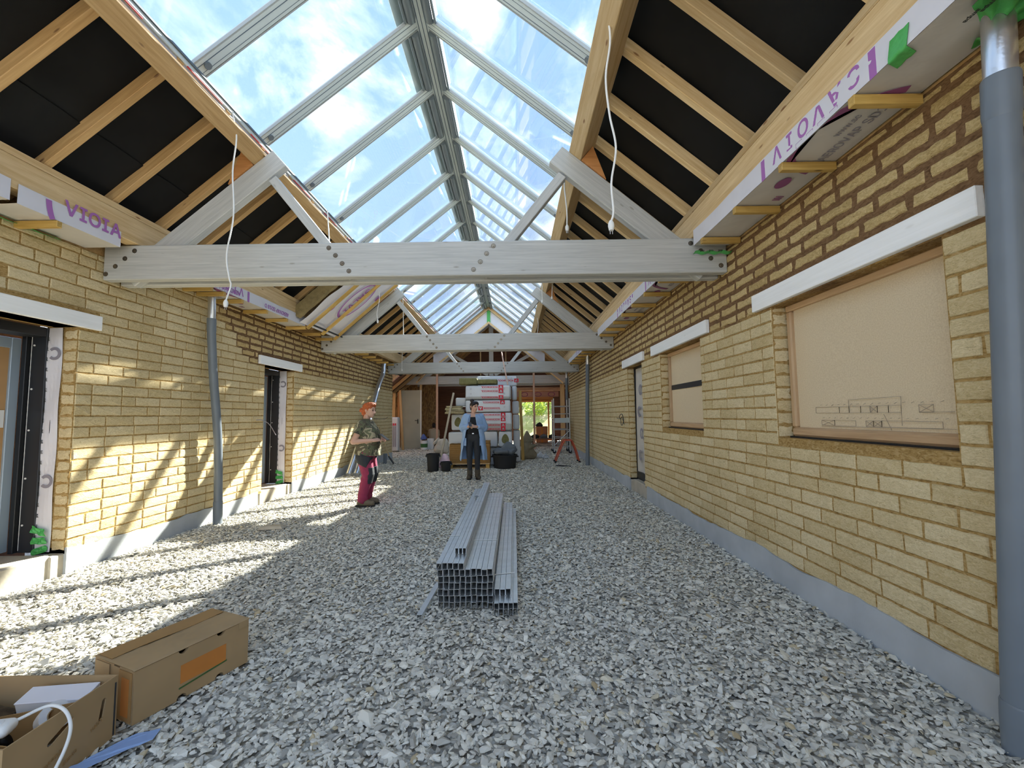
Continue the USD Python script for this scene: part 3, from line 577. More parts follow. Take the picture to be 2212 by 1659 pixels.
def prc(y0, y1, z0, z1, x=False):
    for q in ((y0, z0, y1, z0), (y1, z0, y1, z1), (y1, z1, y0, z1), (y0, z1, y0, z0)) + (((y0, z0, y1, z1), (y0, z1, y1, z0)) if x else ()): pl(*q)
for a, b, x in ((3.11, 3.35, 0), (3.02, 3.11, 0), (2.92, 3.02, 0), (2.84, 2.92, 0), (2.786, 2.843, 1), (2.703, 2.786, 0), (2.614, 2.703, 0), (2.413, 2.50, 1)): prc(a, b, 1.41, 1.454, x)
for a, b, x in ((3.163, 3.293, 1), (2.969, 3.163, 0), (2.823, 2.883, 1), (2.76, 2.823, 1), (2.368, 2.76, 0)): prc(a, b, 1.318, 1.357, x)
for q in ((3.021, 1.41, 3.021, 1.501), (3.021, 1.501, 2.612, 1.507), (2.612, 1.507, 2.616, 1.33), (2.50, 1.411, 2.30, 1.411), (3.30, 1.31, 2.30, 1.318), (2.74, 1.40, 2.69, 1.30)): pl(*q)
for k in range(17): y = 3.30 - k * .058; pl(y, 1.468 - (k % 3) * .002, y - .018, 1.472); pl(y - .02, 1.372, y - .036, 1.376)
obj('pencil_sketch', cat_(ln), flat('pencil', C('#a39480'), .7), w1)
w2 = window('window_2', 'smaller right window boarded in pale hardboard with one black tape band', 5.04, 6.43, 1.21, 2.31)
obj('tape_band', bx(XR + REV - .003, XR + REV + .006, 5.10, 6.36, 1.762, 1.832), M['black'], w2)

# ------------------------------------------------------------------ white vapour foil wrapped round the eaves
def print_on(parent, y0, y1, x, n, soffit=True, seed=0):
    """purple lettering on the upright face, darker print and grey words underneath"""
    g = np.random.default_rng(seed); up, lo, gr = [], [], []
    y = y0 + .25
    s = 1 if n < 0 else -1
    while y < y1 - 1.2:
        fc = lambda yy, zz: face((x + n * .004, yy, zz), (0, -s, 0), (0, 0, 1))
        for k, ch in enumerate('SAVOIV'): up.append(text_on(ch, .105, face((x + n * .004, y + .10 + k * .135, 3.215 - .012), (0, s, 0), (0, 0, -1)), .0015))
        for q in (-.02, .94): up.append(moved(bx(-.022, .022, -.075, .075, 0, .0015), fc(y + q, 3.18)))
        for k in range(4): up.append(moved(cat_([bx(-.03, .03, .012, .015, 0, .0012), bx(-.03, .03, -.015, -.012, 0, .0012), bx(-.03, -.027, -.015, .015, 0, .0012), bx(.027, .03, -.015, .015, 0, .0012)]), fc(y + .25 + k * .10, 3.128)))
        if soffit:
            F = lambda yy, xx: face((xx, yy, 3.104), (0, s, 0), (s, 0, 0))
            c = x - n * .13
            lo.append(moved(ring(.38, .43, 30, 1.0, 3.4, 6.0), face((x - n * .36, y + .45, 3.104), (0, -1, 0), (1, 0, 0)) if n < 0 else face((x + .36, y + .45, 3.104), (0, -1, 0), (1, 0, 0))))
            lo[-1].vertices[:, 0] = np.clip(lo[-1].vertices[:, 0], min(x, x - n * .34), max(x, x - n * .34))
            lo.append(moved(prism(Polygon([(.075 * math.cos(a), .045 * math.sin(a)) for a in np.arange(20) * math.pi / 10]), .0015), F(y + .98, x - n * .16)))
            gr.append(text_on('AEROVAP SD18', .055, face((x - n * .235, y + .42, 3.104), (0, -s, 0), (-s, 0, 0)), .0015, False))
            gr.append(text_on('WWW.SC', .03, face((x - n * .15, y + .35, 3.104), (0, -s, 0), (-s, 0, 0)), .0015, False))
            for k in range(3): lo.append(moved(bx(-.006, .006, -.03, .03, 0, .0015), F(y + 1.18 + .025 * k, x - n * .26)))
        y += 1.62
    for m in up: obj('printed_mark', m, M['print_purple'], parent)
    for m in lo: obj('printed_mark', m, M['print_wine'], parent)
    for m in gr: obj('lettering', m, M['print_grey'], parent)
def eaves_foil(side, y0, y1, label, top=3.26, soffit=True, seed=0, wav=1.):
    x, n = (1.845, -1) if side == 'right' else (-3.845, 1); t = thing('vapour_foil', label, 'foil')
    def fn(u, v):
        y = y0 + u * (y1 - y0); w = wav * .006 * (meshkit.fbm(np.stack([y * 4, v * 3, y * 0 + seed], -1), 3) - .5)
        edge = .035 * wav * (meshkit.fbm(np.stack([y * 1.3, y * 0, y * 0 + seed], -1), 3) - .5)
        return x + n * .002 + n * np.abs(w) * 1.2, y, 3.108 + v * (top + edge - 3.108)
    L = y1 - y0; m = max(8, int(L * 14)); obj('upright_fold', sheet(fn, m, 5, .0025), M['foil'], t, smooth=True)
    if soffit:
        def fs(u, v):
            y = y0 + u * L; sag = .012 * (meshkit.fbm(np.stack([y * 2.4, v * 3, y * 0 + seed + 7], -1), 3) - .3); return x - n * v * .348, y, 3.106 + .002 * np.ones_like(v) + np.clip(sag, 0, .02)
        obj('underside', sheet(fs, m, 6, .0025), M['foil_back'], t, smooth=True)
    print_on(t, y0, y1, x, n, soffit, seed); return t
eaves_foil('right', -1.4, 4.25, 'white foil with purple print wrapped under the near right eaves beam above the big window', seed=3)
eaves_foil('right', 4.65, 9.25, 'white foil with purple print under the right eaves beam between first and second trusses', seed=5)
eaves_foil('right', 9.65, 14.25, 'white foil under the right eaves beam between second and third trusses', seed=6, top=3.24)
lq = eaves_foil('left', 3.22, 4.10, 'short torn patch of white printed foil by the near left truss end', seed=8, top=3.27)
eaves_foil('left', 2.2, 3.17, 'scrap of white foil at the left picture edge above the door', seed=9, top=3.275)
for k, ch in enumerate('VIOIA'): obj('lettering', text_on(ch, .12, face((-3.838, 3.62 + k * .105, 3.255), (0, 1, 0), (0, 0, 1)), .0015), M['print_purple'], lq)
obj('printed_mark', moved(ring(.40, .445, 16, 1., math.pi + .05, math.pi + .42), face((-3.838, 3.86, 3.27), (0, 1, 0), (0, 0, 1))), M['print_purple'], lq)
lf = eaves_foil('left', 4.95, 7.85, 'white foil under the left eaves beam above the first grey downpipe', seed=12, top=3.26)
obj('lettering', cat_([text_on('AEROVAP SD18 D', .06, face((-3.838, 5.6 + 1.3 * k, 3.165), (0, -1, 0), (0, 0, -1)), .0015) for k in range(2)]), M['print_purple'], lf)
# the foil-covered roof bay on the left before the second truss
bay = thing('vapour_foil', 'foil covered roof bay with a purple oval print behind three yellow battens on the left', 'foil')
b0, b1 = np.array([-3.83, 3.12]), np.array([-2.50, 4.275])
def bf(u, v):
    y = 7.62 + u * 1.66; w = .016 * (meshkit.fbm(np.stack([y * 3, v * 4, y * 0 + 2], -1), 3) - .5); e = .03 * np.sin(v * 13) * (u < .02)
    return b0[0] + (b1[0] - b0[0]) * v + w * .6, y + e, b0[1] + (b1[1] - b0[1]) * v + .015 - np.abs(w)
obj('sheet', sheet(bf, 24, 24, .003), M['foil'], bay, smooth=True)
bd = (b1 - b0) / np.linalg.norm(b1 - b0); bn = np.array([bd[1], -bd[0]]);
def bface(s, y): p = b0 + bd * s + bn * .016; return face((p[0], y, p[1]), (0, -1, 0), (-bd[0], 0, -bd[1]))
for m in ([moved(ring(.45, .50, 40, .62), bface(.95, 8.45)), moved(prism(Polygon([(.05 * math.cos(a), .08 * math.sin(a)) for a in np.arange(20) * math.pi / 10]), .0015), bface(.55, 7.98)), moved(prism(Polygon([(.05 * math.cos(a), .08 * math.sin(a)) for a in np.arange(20) * math.pi / 10]), .0015), bface(1.25, 9.0)),
                   text_on('SALVI', .17, bface(.95, 8.45) @ T(0, 0, 0, math.pi / 2), .0015)]): obj('printed_mark', m, M['print_purple'], bay)
for y in (7.85, 8.46, 9.04):
    p, q = b0 + bn * .045, b1 + bn * .045; bar('batten', (p[0], y, p[1] - .02), (q[0], y, q[1]), .05, .05, M['batten'], bay, up=(bn[0], 0, bn[1]))
obj('service_pipe', tube([(-3.72, 7.9, 3.14), (-3.70, 9.2, 3.15)], .018, 8), M['black'], bay)
M['wool'] = flat('mineral_wool', C('#8b7a52'), .95, var=.22, vscale=14., bump=.8, bscale=30.)
wb = bumpy(soft(m3.Manifold.cube([1.55, .09, .20]).translate([.05, 0, .03]), .05, 2), .02, 7.)
obj('insulation_batt', wb, M['wool'], at=face((-3.83, 7.60, 3.13), (bd[0], 0, bd[1]), (0, 1, 0)) @ T(0, -.1, 0), label='cut edge of brown mineral wool above the foil covered roof bay', cat='insulation')
# green sealing tape
def tape(label, fn, nu=10, nv=3, words=None):
    t = thing('sealing_tape', label, 'tape'); obj('strip', sheet(fn, nu, nv, .003), M['green_tape'], t, smooth=True)
    if words: obj('print', words, M['print_black'], t)
tape('green tape under the soffit batten at the right end of the nearest truss', lambda u, v: (1.83 + .37 * u, 4.20 + .05 * v, 3.035 + .008 * np.sin(u * 19) - .012 * v), 16, 3, cat_([text_on('pro', .02, face((1.9 + .09 * k, 4.198, 3.035), (1, 0, 0), (0, 0, 1)), .001) for k in range(3)]))
def tp(u, v): a = -2.6 + u * 3.6; r = .062 + .10 * v + .012 * np.sin(u * 23); return 2.06 + r * np.cos(a), 1.76 + r * np.sin(a), 3.10 - .03 * (1 - v) + .012 * np.sin(u * 31 + v * 5)
tape('crumpled green tape sealing the foil round the top of the near right downpipe', tp, 40, 5, cat_([text_on('ampa', .018, face((1.94 + .02 * k, 1.70 - .05 * k, 3.072), (0, 1, 0), (1, 0, 0)), .001) for k in range(3)]))
tape('green tape stuck across the near right foil fold beside the downpipe', lambda u, v: (1.84 - .004 + 0 * u + .12 * np.clip(u - .4, 0, 1), 1.86 + .10 * v + .05 * u, 3.20 - .16 * np.clip(u / .4, 0, 1) * .6 - .004 * np.sin(v * 9)), 12, 4)
tape('dark green tape strip along the wall top by the near left door', lambda u, v: (-4.19 + .03 * v, 3.25 + .6 * u, 3.085 - .008 * v + .005 * np.sin(u * 15)), 16, 2)

# ------------------------------------------------------------------ downpipes
def downpipe(label, pts, r, zt, collar_z, ground_z=.34):
    """zinc stub, grey plastic pipe with a socket at the top and a sleeve near the ground"""
    t = thing('downpipe', label, 'pipe'); P = np.asarray(pts, float); S = spline(P, 8); z = S[:, 2]
    zi = S[z >= zt - .02]; pv = S[z <= zt + .03]
    obj('zinc_stub', tube(zi, r * .92, 28), M['zinc'], t, smooth=40)
    obj('pipe', tube(pv, r, 28), M['pvc'], t, smooth=40)
    def at(zz): return np.array([np.interp(-zz, -z, S[:, k]) for k in range(3)])
    obj('socket', tube([at(zt + .03), at(zt + .02), at(zt - .13), at(zt - .155)], [r * 1.02, r * 1.07, r * 1.07, r * 1.0], 28), M['pvc'], t, smooth=40)
    obj('sleeve', tube([at(ground_z), at(ground_z - .01), at(ground_z - .10), at(-.03)], [r * 1.02, r * 1.10, r * 1.10, r * 1.06], 28), M['pvc'], t, smooth=40)
downpipe('thick grey plastic downpipe at the right picture edge with a shiny zinc top', [(2.095, 1.735, 3.12), (2.095, 1.745, 2.9), (2.10, 1.765, 2.6), (2.10, 1.82, 1.5), (2.10, 1.885, .4), (2.10, 1.90, .12), (2.10, 1.905, -.05)], .058, 2.81, 0, .2)
downpipe('grey downpipe on the left wall between the two doorways', [(-4.06, 5.70, 3.08), (-4.06, 5.71, 2.85), (-4.07, 5.73, 2.6), (-4.07, 5.80, 2.0), (-4.05, 5.90, 1.2), (-4.05, 5.95, .5), (-4.03, 5.93, .1), (-4.02, 5.92, -.05)], .052, 2.74, 0, .3)
downpipe('grey downpipe on the right wall before the scaffold tower', [(2.10, 12.05, 3.08), (2.10, 12.10, 2.8), (2.08, 12.2, 1.6), (2.05, 12.15, .4), (2.03, 12.1, -.05)], .055, 2.80, 0, .25)
downpipe('farthest right grey downpipe behind the scaffold tower', [(2.10, 16.9, 3.08), (2.10, 16.95, 2.85), (2.10, 17.0, 1.5), (2.10, 17.0, .3), (2.10, 17.0, -.05)], .055, 2.83, 0, .2)
lp = thing('downpipe', 'long zinc downpipe leaning from the left eaves down towards the camera', 'pipe')
obj('pipe', tube(spline([(-4.07, 13.45, 3.08), (-4.06, 13.3, 2.72), (-4.0, 12.6, 2.2), (-3.86, 10.9, .42), (-3.80, 10.42, .04)], 8), .068, 24), M['zinc'], lp, smooth=40)
obj('socket', tube([(-4.062, 13.33, 2.80), (-4.06, 13.28, 2.66)], .061, 24), M['zinc'], lp, smooth=40)
lp = thing('gutter_length', 'spare zinc pipe length leaning on the left wall behind the woman in camouflage', 'pipe')
obj('pipe', tube([(-4.06, 12.3, 1.75), (-3.96, 10.35, .05)], .062, 24), M['zinc'], lp, smooth=40)

# ------------------------------------------------------------------ hanging cables
def cable(label, pts, y, r=.0075, plug=True):
    t = thing('hanging_cable', label, 'cable'); P = spline([(a, y + .01 * math.sin(3 * i), b) for i, (a, b) in enumerate(pts)], 6)
    obj('cord', tube(P, r, 8), M['cord'], t, smooth=60)
    if plug:
        m_, L = frame(P[-1], P[-1] + (P[-1] - P[-3]) * 1e-6 + [0, 0, -.001]); e = P[-1]
        obj('plug', tube([e + [0, 0, .01], e - [0, 0, .01], e - [0, 0, .03], e - [0, 0, .06]], [.010, .020, .022, .016], 12), M['cord'], t, smooth=30)
        obj('pin', cat_([tube([e + [s * .008, 0, -.058], e + [s * .008, 0, -.085]], .003, 6) for s in (-1, 1)]), M['zinc'], t)
cable('white cable hanging in front of the left end of the nearest truss beam', [(-2.72, 4.42), (-2.70, 4.30), (-2.67, 4.13), (-2.70, 3.81), (-2.67, 3.36), (-2.73, 2.99), (-2.69, 2.76), (-2.68, 2.68), (-2.71, 2.53)], 4.0)
cable('white cable with plug hanging from the right purlin near the top of the picture', [(.68, 4.35), (.71, 4.06), (.67, 3.77), (.69, 3.5), (.725, 3.25), (.69, 3.01), (.695, 2.80), (.68, 2.73)], 2.85)
cable('short white cable hanging beside the right strut of the nearest truss', [(.62, 4.20), (.61, 4.01), (.63, 3.74), (.63, 3.56)], 4.75)
cable('short white cable end above the left strut bolts of the nearest truss', [(-2.30, 4.0), (-2.29, 3.86), (-2.27, 3.60), (-2.28, 3.3)], 5.2, plug=False)
cable('white cable with plug in front of the foil covered left roof bay', [(-2.79, 4.32), (-2.79, 4.14), (-2.77, 3.86), (-2.82, 3.58), (-2.80, 3.42)], 8.8)
cable('white cable hanging behind the left strut of the second truss', [(-2.54, 4.3), (-2.54, 4.19), (-2.52, 3.97), (-2.51, 3.29)], 9.75)
cable('white cable hanging in front of the left end of the third truss beam', [(-3.58, 4.1), (-3.60, 3.7), (-3.61, 3.46), (-3.62, 2.95)], 13.9)
cable('white cable hanging just right of the second truss strut', [(.84, 4.35), (.84, 4.19), (.83, 3.90)], 8.9)
cable('white cable hanging by the right purlin left of the second truss cleat', [(.62, 4.35), (.62, 4.1), (.62, 3.80)], 8.8)
cable('white cable along the right purlin behind the second truss', [(.73, 4.4), (.69, 4.2), (.72, 4.0), (.69, 3.7)], 12.0)
def wallcable(label, pts, mt): obj('wall_cable', tube(spline(pts, 8), .006, 7), M[mt], None, smooth=60, label=label, cat='cable')
wallcable('coiled black cable tail sticking out of the right wall by the doorway', [(2.19, 9.2, 1.336), (2.16, 8.75, 1.32), (2.10, 8.62, 1.36), (2.12, 8.50, 1.42), (2.14, 8.44, 1.32), (2.13, 8.48, 1.22), (2.13, 8.58, 1.20), (2.13, 8.62, 1.30), (2.13, 8.52, 1.36), (2.14, 8.40, 1.22)], 'black')
wallcable('grey cable tail poking from the left wall at the narrow doorway', [(-4.19, 7.0, 1.39), (-4.12, 7.06, 1.385), (-4.08, 7.2, 1.31), (-4.07, 7.38, 1.13)], 'print_grey')
wallcable('short black cable sticking out of the far left wall', [(-4.19, 12.9, 1.37), (-4.05, 13.1, 1.355), (-3.98, 13.3, 1.36), (-3.95, 13.5, 1.40)], 'black')
# ------------------------------------------------------------------ pile of steel stud profiles
def uprof(L, w=.0425, h=.046, t=.0022):
    o = Polygon([(0, 0), (w, 0), (w, -h), (w - .006, -h), (w - .006, -h + t), (w - t, -h + t), (w - t, -t), (t, -t), (t, -h + t), (.006, -h + t), (.006, -h), (0, -h)])
    m = prism(o, L); v = np.array(m.vertices); m.vertices = np.c_[v[:, 0], v[:, 2], v[:, 1]]; m.fix_normals(); return m
UP = {}
ORD = ['first', 'second', 'third', 'fourth', 'fifth', 'sixth', 'seventh', 'eighth', 'ninth', 'tenth']
def profile(x, y, z, L, yaw, label, grp, tilt=0., w=.0385):
    k = (round(L, 2), w)
    if k not in UP: UP[k] = uprof(L, w, .0455)
    obj('stud_profile', UP[k], M['steel'], at=T(x, y, z + g.uniform(-.0008, .0008), yaw, 0, tilt), label=label, cat='metal profile', group=grp)
RH = .0475; PW = .0408
g = np.random.default_rng(4)
for r in range(6):
    for k in range(10):
        x = -.575 + .003 * math.sin(r * 2.1) + k * PW
        profile(x, 3.27 + g.uniform(-.012, .012), .052 + r * RH, 3.12, 0, 'galvanised steel profile, %s from the left in the %s row above the gravel' % (ORD[k], ORD[r]), 'steel stud profiles in the pile')
for k in range(5): profile(-.585 + k * PW, 3.26 + g.uniform(-.01, .01), .052 + 6 * RH, 3.25 + .25 * (k > 2), 0, 'galvanised steel profile, %s from the left in the topmost left row' % ORD[k], 'steel stud profiles in the pile')
for k in range(3): profile(-.475 + k * .030, 3.46, .053 + 7 * RH, 3.3, 0, 'narrow steel track, %s of three lying loose on top of the pile' % ORD[k], 'loose tracks on top of the pile', 0., .028)
for k in range(5): profile(-.158 + k * .034, 3.16 + g.uniform(-.01, .01), .05, 3.1, 0, 'narrow steel profile, %s from the left at the bottom of the right-hand side bundle' % ORD[k], 'steel profiles of the side bundle', 0., .0325)
for k in range(5): profile(-.156 + k * .034, 3.14 + g.uniform(-.01, .01), .098, 3.1, 0, 'narrow steel profile, %s from the left in the upper layer of the side bundle' % ORD[k], 'steel profiles of the side bundle', 0., .0325)
for k in range(3): profile(-.158 + k * PW, 3.27 + g.uniform(-.01, .01), .146, 3.15, 0, 'steel profile, %s of three lying on top of the right-hand side bundle' % ORD[k], 'three profiles on the side bundle')
profile(-.700, 3.13, .03, .62, -.04, 'single loose bright steel profile lying on the gravel left of the pile', None, -.02)
def strap(label, x0, x1, y, z, drop, yaw=0.):
    obj('strap', cat_([bx(0, x1 - x0, -.008, .008, 0, .0015), bx(-.0015, 0, -.008, .008, -drop, .0015), bx(x1 - x0, x1 - x0 + .0015, -.008, .008, -drop, .0015)]), M['cord'], at=T(x0, y, z, yaw), label=label, cat='strap')
strap('white plastic strap round the left stud bundle', -.60, -.385, 3.98, .3395, .03)
strap('white plastic strap across the middle stud bundle near its front', -.378, -.165, 4.0, .292, .03)
strap('white plastic strap across the middle stud bundle at its far end', -.378, -.165, 6.1, .292, .03)
strap('loose white strap over the right-hand side profiles near their front', -.17, -.005, 3.55, .149, .04, .25)
strap('white strap across the right-hand side profiles at their far end', -.13, .01, 6.0, .149, .04)
pr = thing('pipe_offcut', 'short grey plastic pipe offcut standing on the far end of the profiles', 'pipe', at=T(-.48, 5.62, .3355 + .027, 0))
obj('ring', moved(lathe([(.027, -.045), (.027, .045), (.021, .045), (.021, -.045), (.027, -.045)], 20), T(0, 0, 0, .3, 0, math.pi / 2)), M['pvc'], pr, smooth=30)

# ------------------------------------------------------------------ cardboard boxes in the left foreground
d1 = np.array([.21, .50]) / np.hypot(.21, .50); yawb = math.atan2(d1[1], d1[0])
cbx = thing('cardboard_box', 'closed long brown cardboard box with faded orange print on the gravel', 'box', at=T(-1.786, 2.096, .004, yawb))
BL, BW, BH = .56, .335, .245  # x along, y to the left
Bm = m3.Manifold.cube([BL, BW, BH])
for a in (.21, .40):
    for z in (0., BH): Bm = Bm - m3.Manifold.cylinder(.05, .024, .024, 20).rotate([90, 0, 0]).translate([a, .035, z])
Bm = Bm - m3.Manifold.cube([.02, .055, .022]).translate([-.001, .135, .165]) - m3.Manifold.cylinder(.02, .014, .014, 16).scale([1, 1, 1]).rotate([0, 90, 0]).translate([-.001, .075, .06]) - m3.Manifold.cube([.012, .05, .02]).translate([-.001, .12, BH - .012])
Bm = Bm - m3.Manifold.cube([BL - .02, BW - .032, BH - .02]).translate([.01, .016, .01])
obj('carton', tm(Bm), M['kraft'], cbx)
def lid(u, v): w = .013 * (meshkit.fbm(np.stack([u * 9, v * 6, u * 0 + 3], -1), 4) - .45) * np.clip(6 * np.minimum(np.minimum(u, 1 - u), np.minimum(v, 1 - v)), 0, 1); return -.004 + (BL + .008) * u, -.003 + (BW + .006) * v, BH + .003 + w - .004 * np.clip(.03 - v, 0, 1) * 30
obj('lid_flap', sheet(lid, 40, 24, .004), M['kraft'], cbx, smooth=True)
obj('lid_flap', sheet(lambda u, v: (.01 + (BL - .02) * u, .21 + .115 * v, BH + .0075 + .003 * np.sin(u * 7)), 20, 4, .002), M['kraft_in'], cbx)
obj('end_flap', tm(m3.Manifold.cube([.004, .103, BH - .027]).translate([-.005, .012, .012]) - m3.Manifold.cylinder(.05, .013, .013, 16).scale([1.35, 1, 1]).rotate([0, 90, 0]).translate([-.02, .075, .06])), M['kraft_in'], cbx); obj('end_flap', bx(-.005, -.001, .20, .325, .02, BH - .01), M['kraft'], cbx)
obj('end_fold', bx(BL - .06, BL - .004, -.004, -.001, BH - .035, BH), M['kraft'], cbx)
M['orange_print'] = flat('orange_print', C('#c07a34'), .75, var=.08, vscale=8.)
M['green_print'] = flat('green_print', C('#3f5f2e'), .7)
obj('orange_panel', bx(.20, .43, -.0012, 0, .075, .165), M['orange_print'], cbx)
obj('orange_panel_end', bx(-.0065, -.005, .03, .09, .03, .20), M['orange_print'], cbx)
gl, L_ = frame((.195, -.0018, .055), (.435, -.0018, .075)); obj('green_stripe', moved(bx(0, L_, -.001, .001, -.0035, .0035), gl), M['green_print'], cbx)
ob = thing('cardboard_box', 'open brown carton with hand holes at the bottom left corner', 'box', at=T(-2.42, 1.60, 0))
def wall2(x0, x1, y0, y1): return m3.Manifold.cube([x1 - x0, y1 - y0, .262]).translate([x0, y0, 0])
Om = wall2(0, .604, 0, .445) - wall2(.006, .598, .006, .439).translate([0, 0, .006])
for (yy, zz, a, l, w) in ((.20, .185, 25, .085, .022), (.375, .155, 80, .07, .02), (.045, .12, 80, .05, .02)):
    Om = Om - m3.Manifold.batch_hull([m3.Manifold.cylinder(.04, w / 2, w / 2, 14).rotate([0, 90, 0]).translate([.58, yy + s * l / 2 * math.cos(math.radians(a)), zz + s * l / 2 * math.sin(math.radians(a))]) for s in (-1, 1)])
obj('carton', tm(Om), M['kraft'], ob)
def flapf(u, v): return .30 + .23 * u, .17 + .20 * u + .05 * v, .20 + .035 * v + .012 * np.sin(u * 5)
obj('inner_flap', sheet(lambda u, v: (.22 + .36 * u, .16 + .19 * u, .12 + .115 * v - .02 * u), 10, 4, .004), M['kraft_in'], ob)
obj('inner_flap', sheet(lambda u, v: (.40 + .18 * u, .05 + .015 * np.sin(u * 3), .13 + .10 * v), 8, 4, .004), M['kraft_in'], ob)
obj('box_print', cat_([text_on(s, .014, face((.6052, y, z), (0, .94, .34), (0, -.3, 1)), .001) for s, y, z in (('FRAGILE', .17, .10), ('60x40', .24, .06), ('HAUT', .35, .11), ('12 KG', .12, .05))]), M['kraft_in'], ob)
obj('edge_tape', bx(.604, .6065, .430, .436, .01, .235), M['dark_metal'], ob)
bagm = bumpy(soft(union([hull((-2.33, 1.80, .10, .07), (-2.12, 1.82, .12, .075), (-2.22, 1.93, .12, .07)), hull((-2.36, 1.93, .14, .06), (-2.16, 1.95, .13, .05))]), .02, 4), .018, 9.)
M['gloss_black'] = flat('gloss_black', C('#0c0d0f'), .12)
obj('plastic_bag', bagm, M['gloss_black'], smooth=True, label='crumpled glossy black plastic bag inside the open carton', cat='bag')
wb_ = thing('small_carton', 'small off-white carton lying tilted in the open box', 'box', at=T(-2.14, 1.93, .15, .12, 0, .25))
obj('carton', bx(0, .27, 0, .085, 0, .07, .003), M['white_sheet'], wb_); obj('lid', bx(-.001, .271, -.001, .086, .066, .074, .002), M['foil'], wb_)
rl = thing('tape_roll', 'pale roll of tape beside the small carton in the open box', 'tape roll', at=T(-1.95, 1.90, .175, 0, .9, .3))
obj('roll', lathe([(.055, -.025), (.055, .025), (.030, .025), (.030, -.025), (.055, -.025)], 28), M['white_sheet'], rl, smooth=30); obj('core', lathe([(.030, -.026), (.030, .026), (.026, .026), (.026, -.026), (.030, -.026)], 24), M['kraft'], rl, smooth=30)
sk_ = thing('power_strip', 'white socket block with white lead hanging out over the open carton', 'power strip', at=T(-2.02, 1.68, .245, .35, .08))
obj('housing', bumpy(soft(roundbox(-.11, .11, -.04, .04, 0, .045, .018), .012, 3), .001, 20.), M['cord'], sk_, smooth=True)
for k in (-1, 0, 1): obj('socket', lathe([(.0, .0462), (.017, .0465), (.019, .0455), (.0195, .043)], 16), M['white_sheet'], sk_, at=T(k * .06, 0, .001))
obj('lead', moved(tube(spline([(.10, .03, .03), (.17, .07, .048), (.24, .035, .045), (.285, -.005, .0), (.287, -.03, -.07), (.265, -.06, -.16), (.25, -.09, -.225), (.3, -.16, -.24)], 8), .0062, 10), np.eye(4)), M['cord'], sk_, smooth=60)
bl = [(-1.70, 2.02), (-1.62, 2.06), (-1.60, 1.99), (-1.66, 1.93), (-1.74, 1.84), (-1.84, 1.76), (-1.90, 1.79), (-1.80, 1.86), (-1.76, 1.93)]
bp_ = prism(Polygon(bl).buffer(0), .002); bp_ = bp_.subdivide(); bp_.vertices[:, 2] += .020 + .012 * (meshkit.fbm(np.c_[bp_.vertices[:, :2] * 14, np.zeros(len(bp_.vertices))], 3) - .5)
obj('plastic_scrap', bp_, flat('blue_plastic', C('#8fa9d2'), .4), label='pale blue plastic scrap on the gravel by the open carton', cat='scrap')
fs_ = tm(m3.Manifold.hull_points(np.array([(-.16, -.06, 0), (.15, -.08, 0), (.17, .06, .0), (-.02, .10, 0), (-.15, .06, .0), (-.12, -.03, .035), (.12, -.05, .03), (.10, .05, .032), (-.08, .05, .035)])))
obj('flat_stone', fs_, M['concrete_warm'], at=T(-3.12, 5.62, .012, .2), label='flat tan stone slab lying on the gravel near the left wall', cat='stone')
# ------------------------------------------------------------------ stack of wrapped insulation at the back
M['wrap'] = flat('pack_wrap', C('#cfd2d4'), .38, bump=.35, bscale=7., var=.03)
M['wrap_grey'] = flat('pack_wrap_grey', C('#a9a7a1'), .45, bump=.3, bscale=8., var=.05)
M['wool_dark'] = flat('wool_slab', C('#77744a'), .95, var=.2, vscale=14., bump=.8, bscale=40.)
RW = {}
def rockwool(flip):
    if flip not in RW:
        o = face((0, 0, 0), (1, 0, 0) if not flip else (-1, 0, 0), (0, 0, 1) if not flip else (0, 0, -1))
        t = text_on('ROCKWOOL', .052, np.eye(4), .002); t.apply_scale([.47 / (t.bounds[1][0] - t.bounds[0][0]), 1, 1]); t.apply_translation([.02, 0, 0])
        lg = Polygon([(-.06, -.05), (.06, -.05), (.06, .05), (-.06, .05)]).buffer(.006).difference(Polygon([(-.04, .035), (-.012, .035), (0, .0), (.012, .035), (.04, .035), (.012, -.035), (-.012, -.035)]))
        l = prism(lg, .002); l.apply_translation([-.31, 0, 0]); RW[flip] = (moved(t, o), moved(l, o))
    return RW[flip]
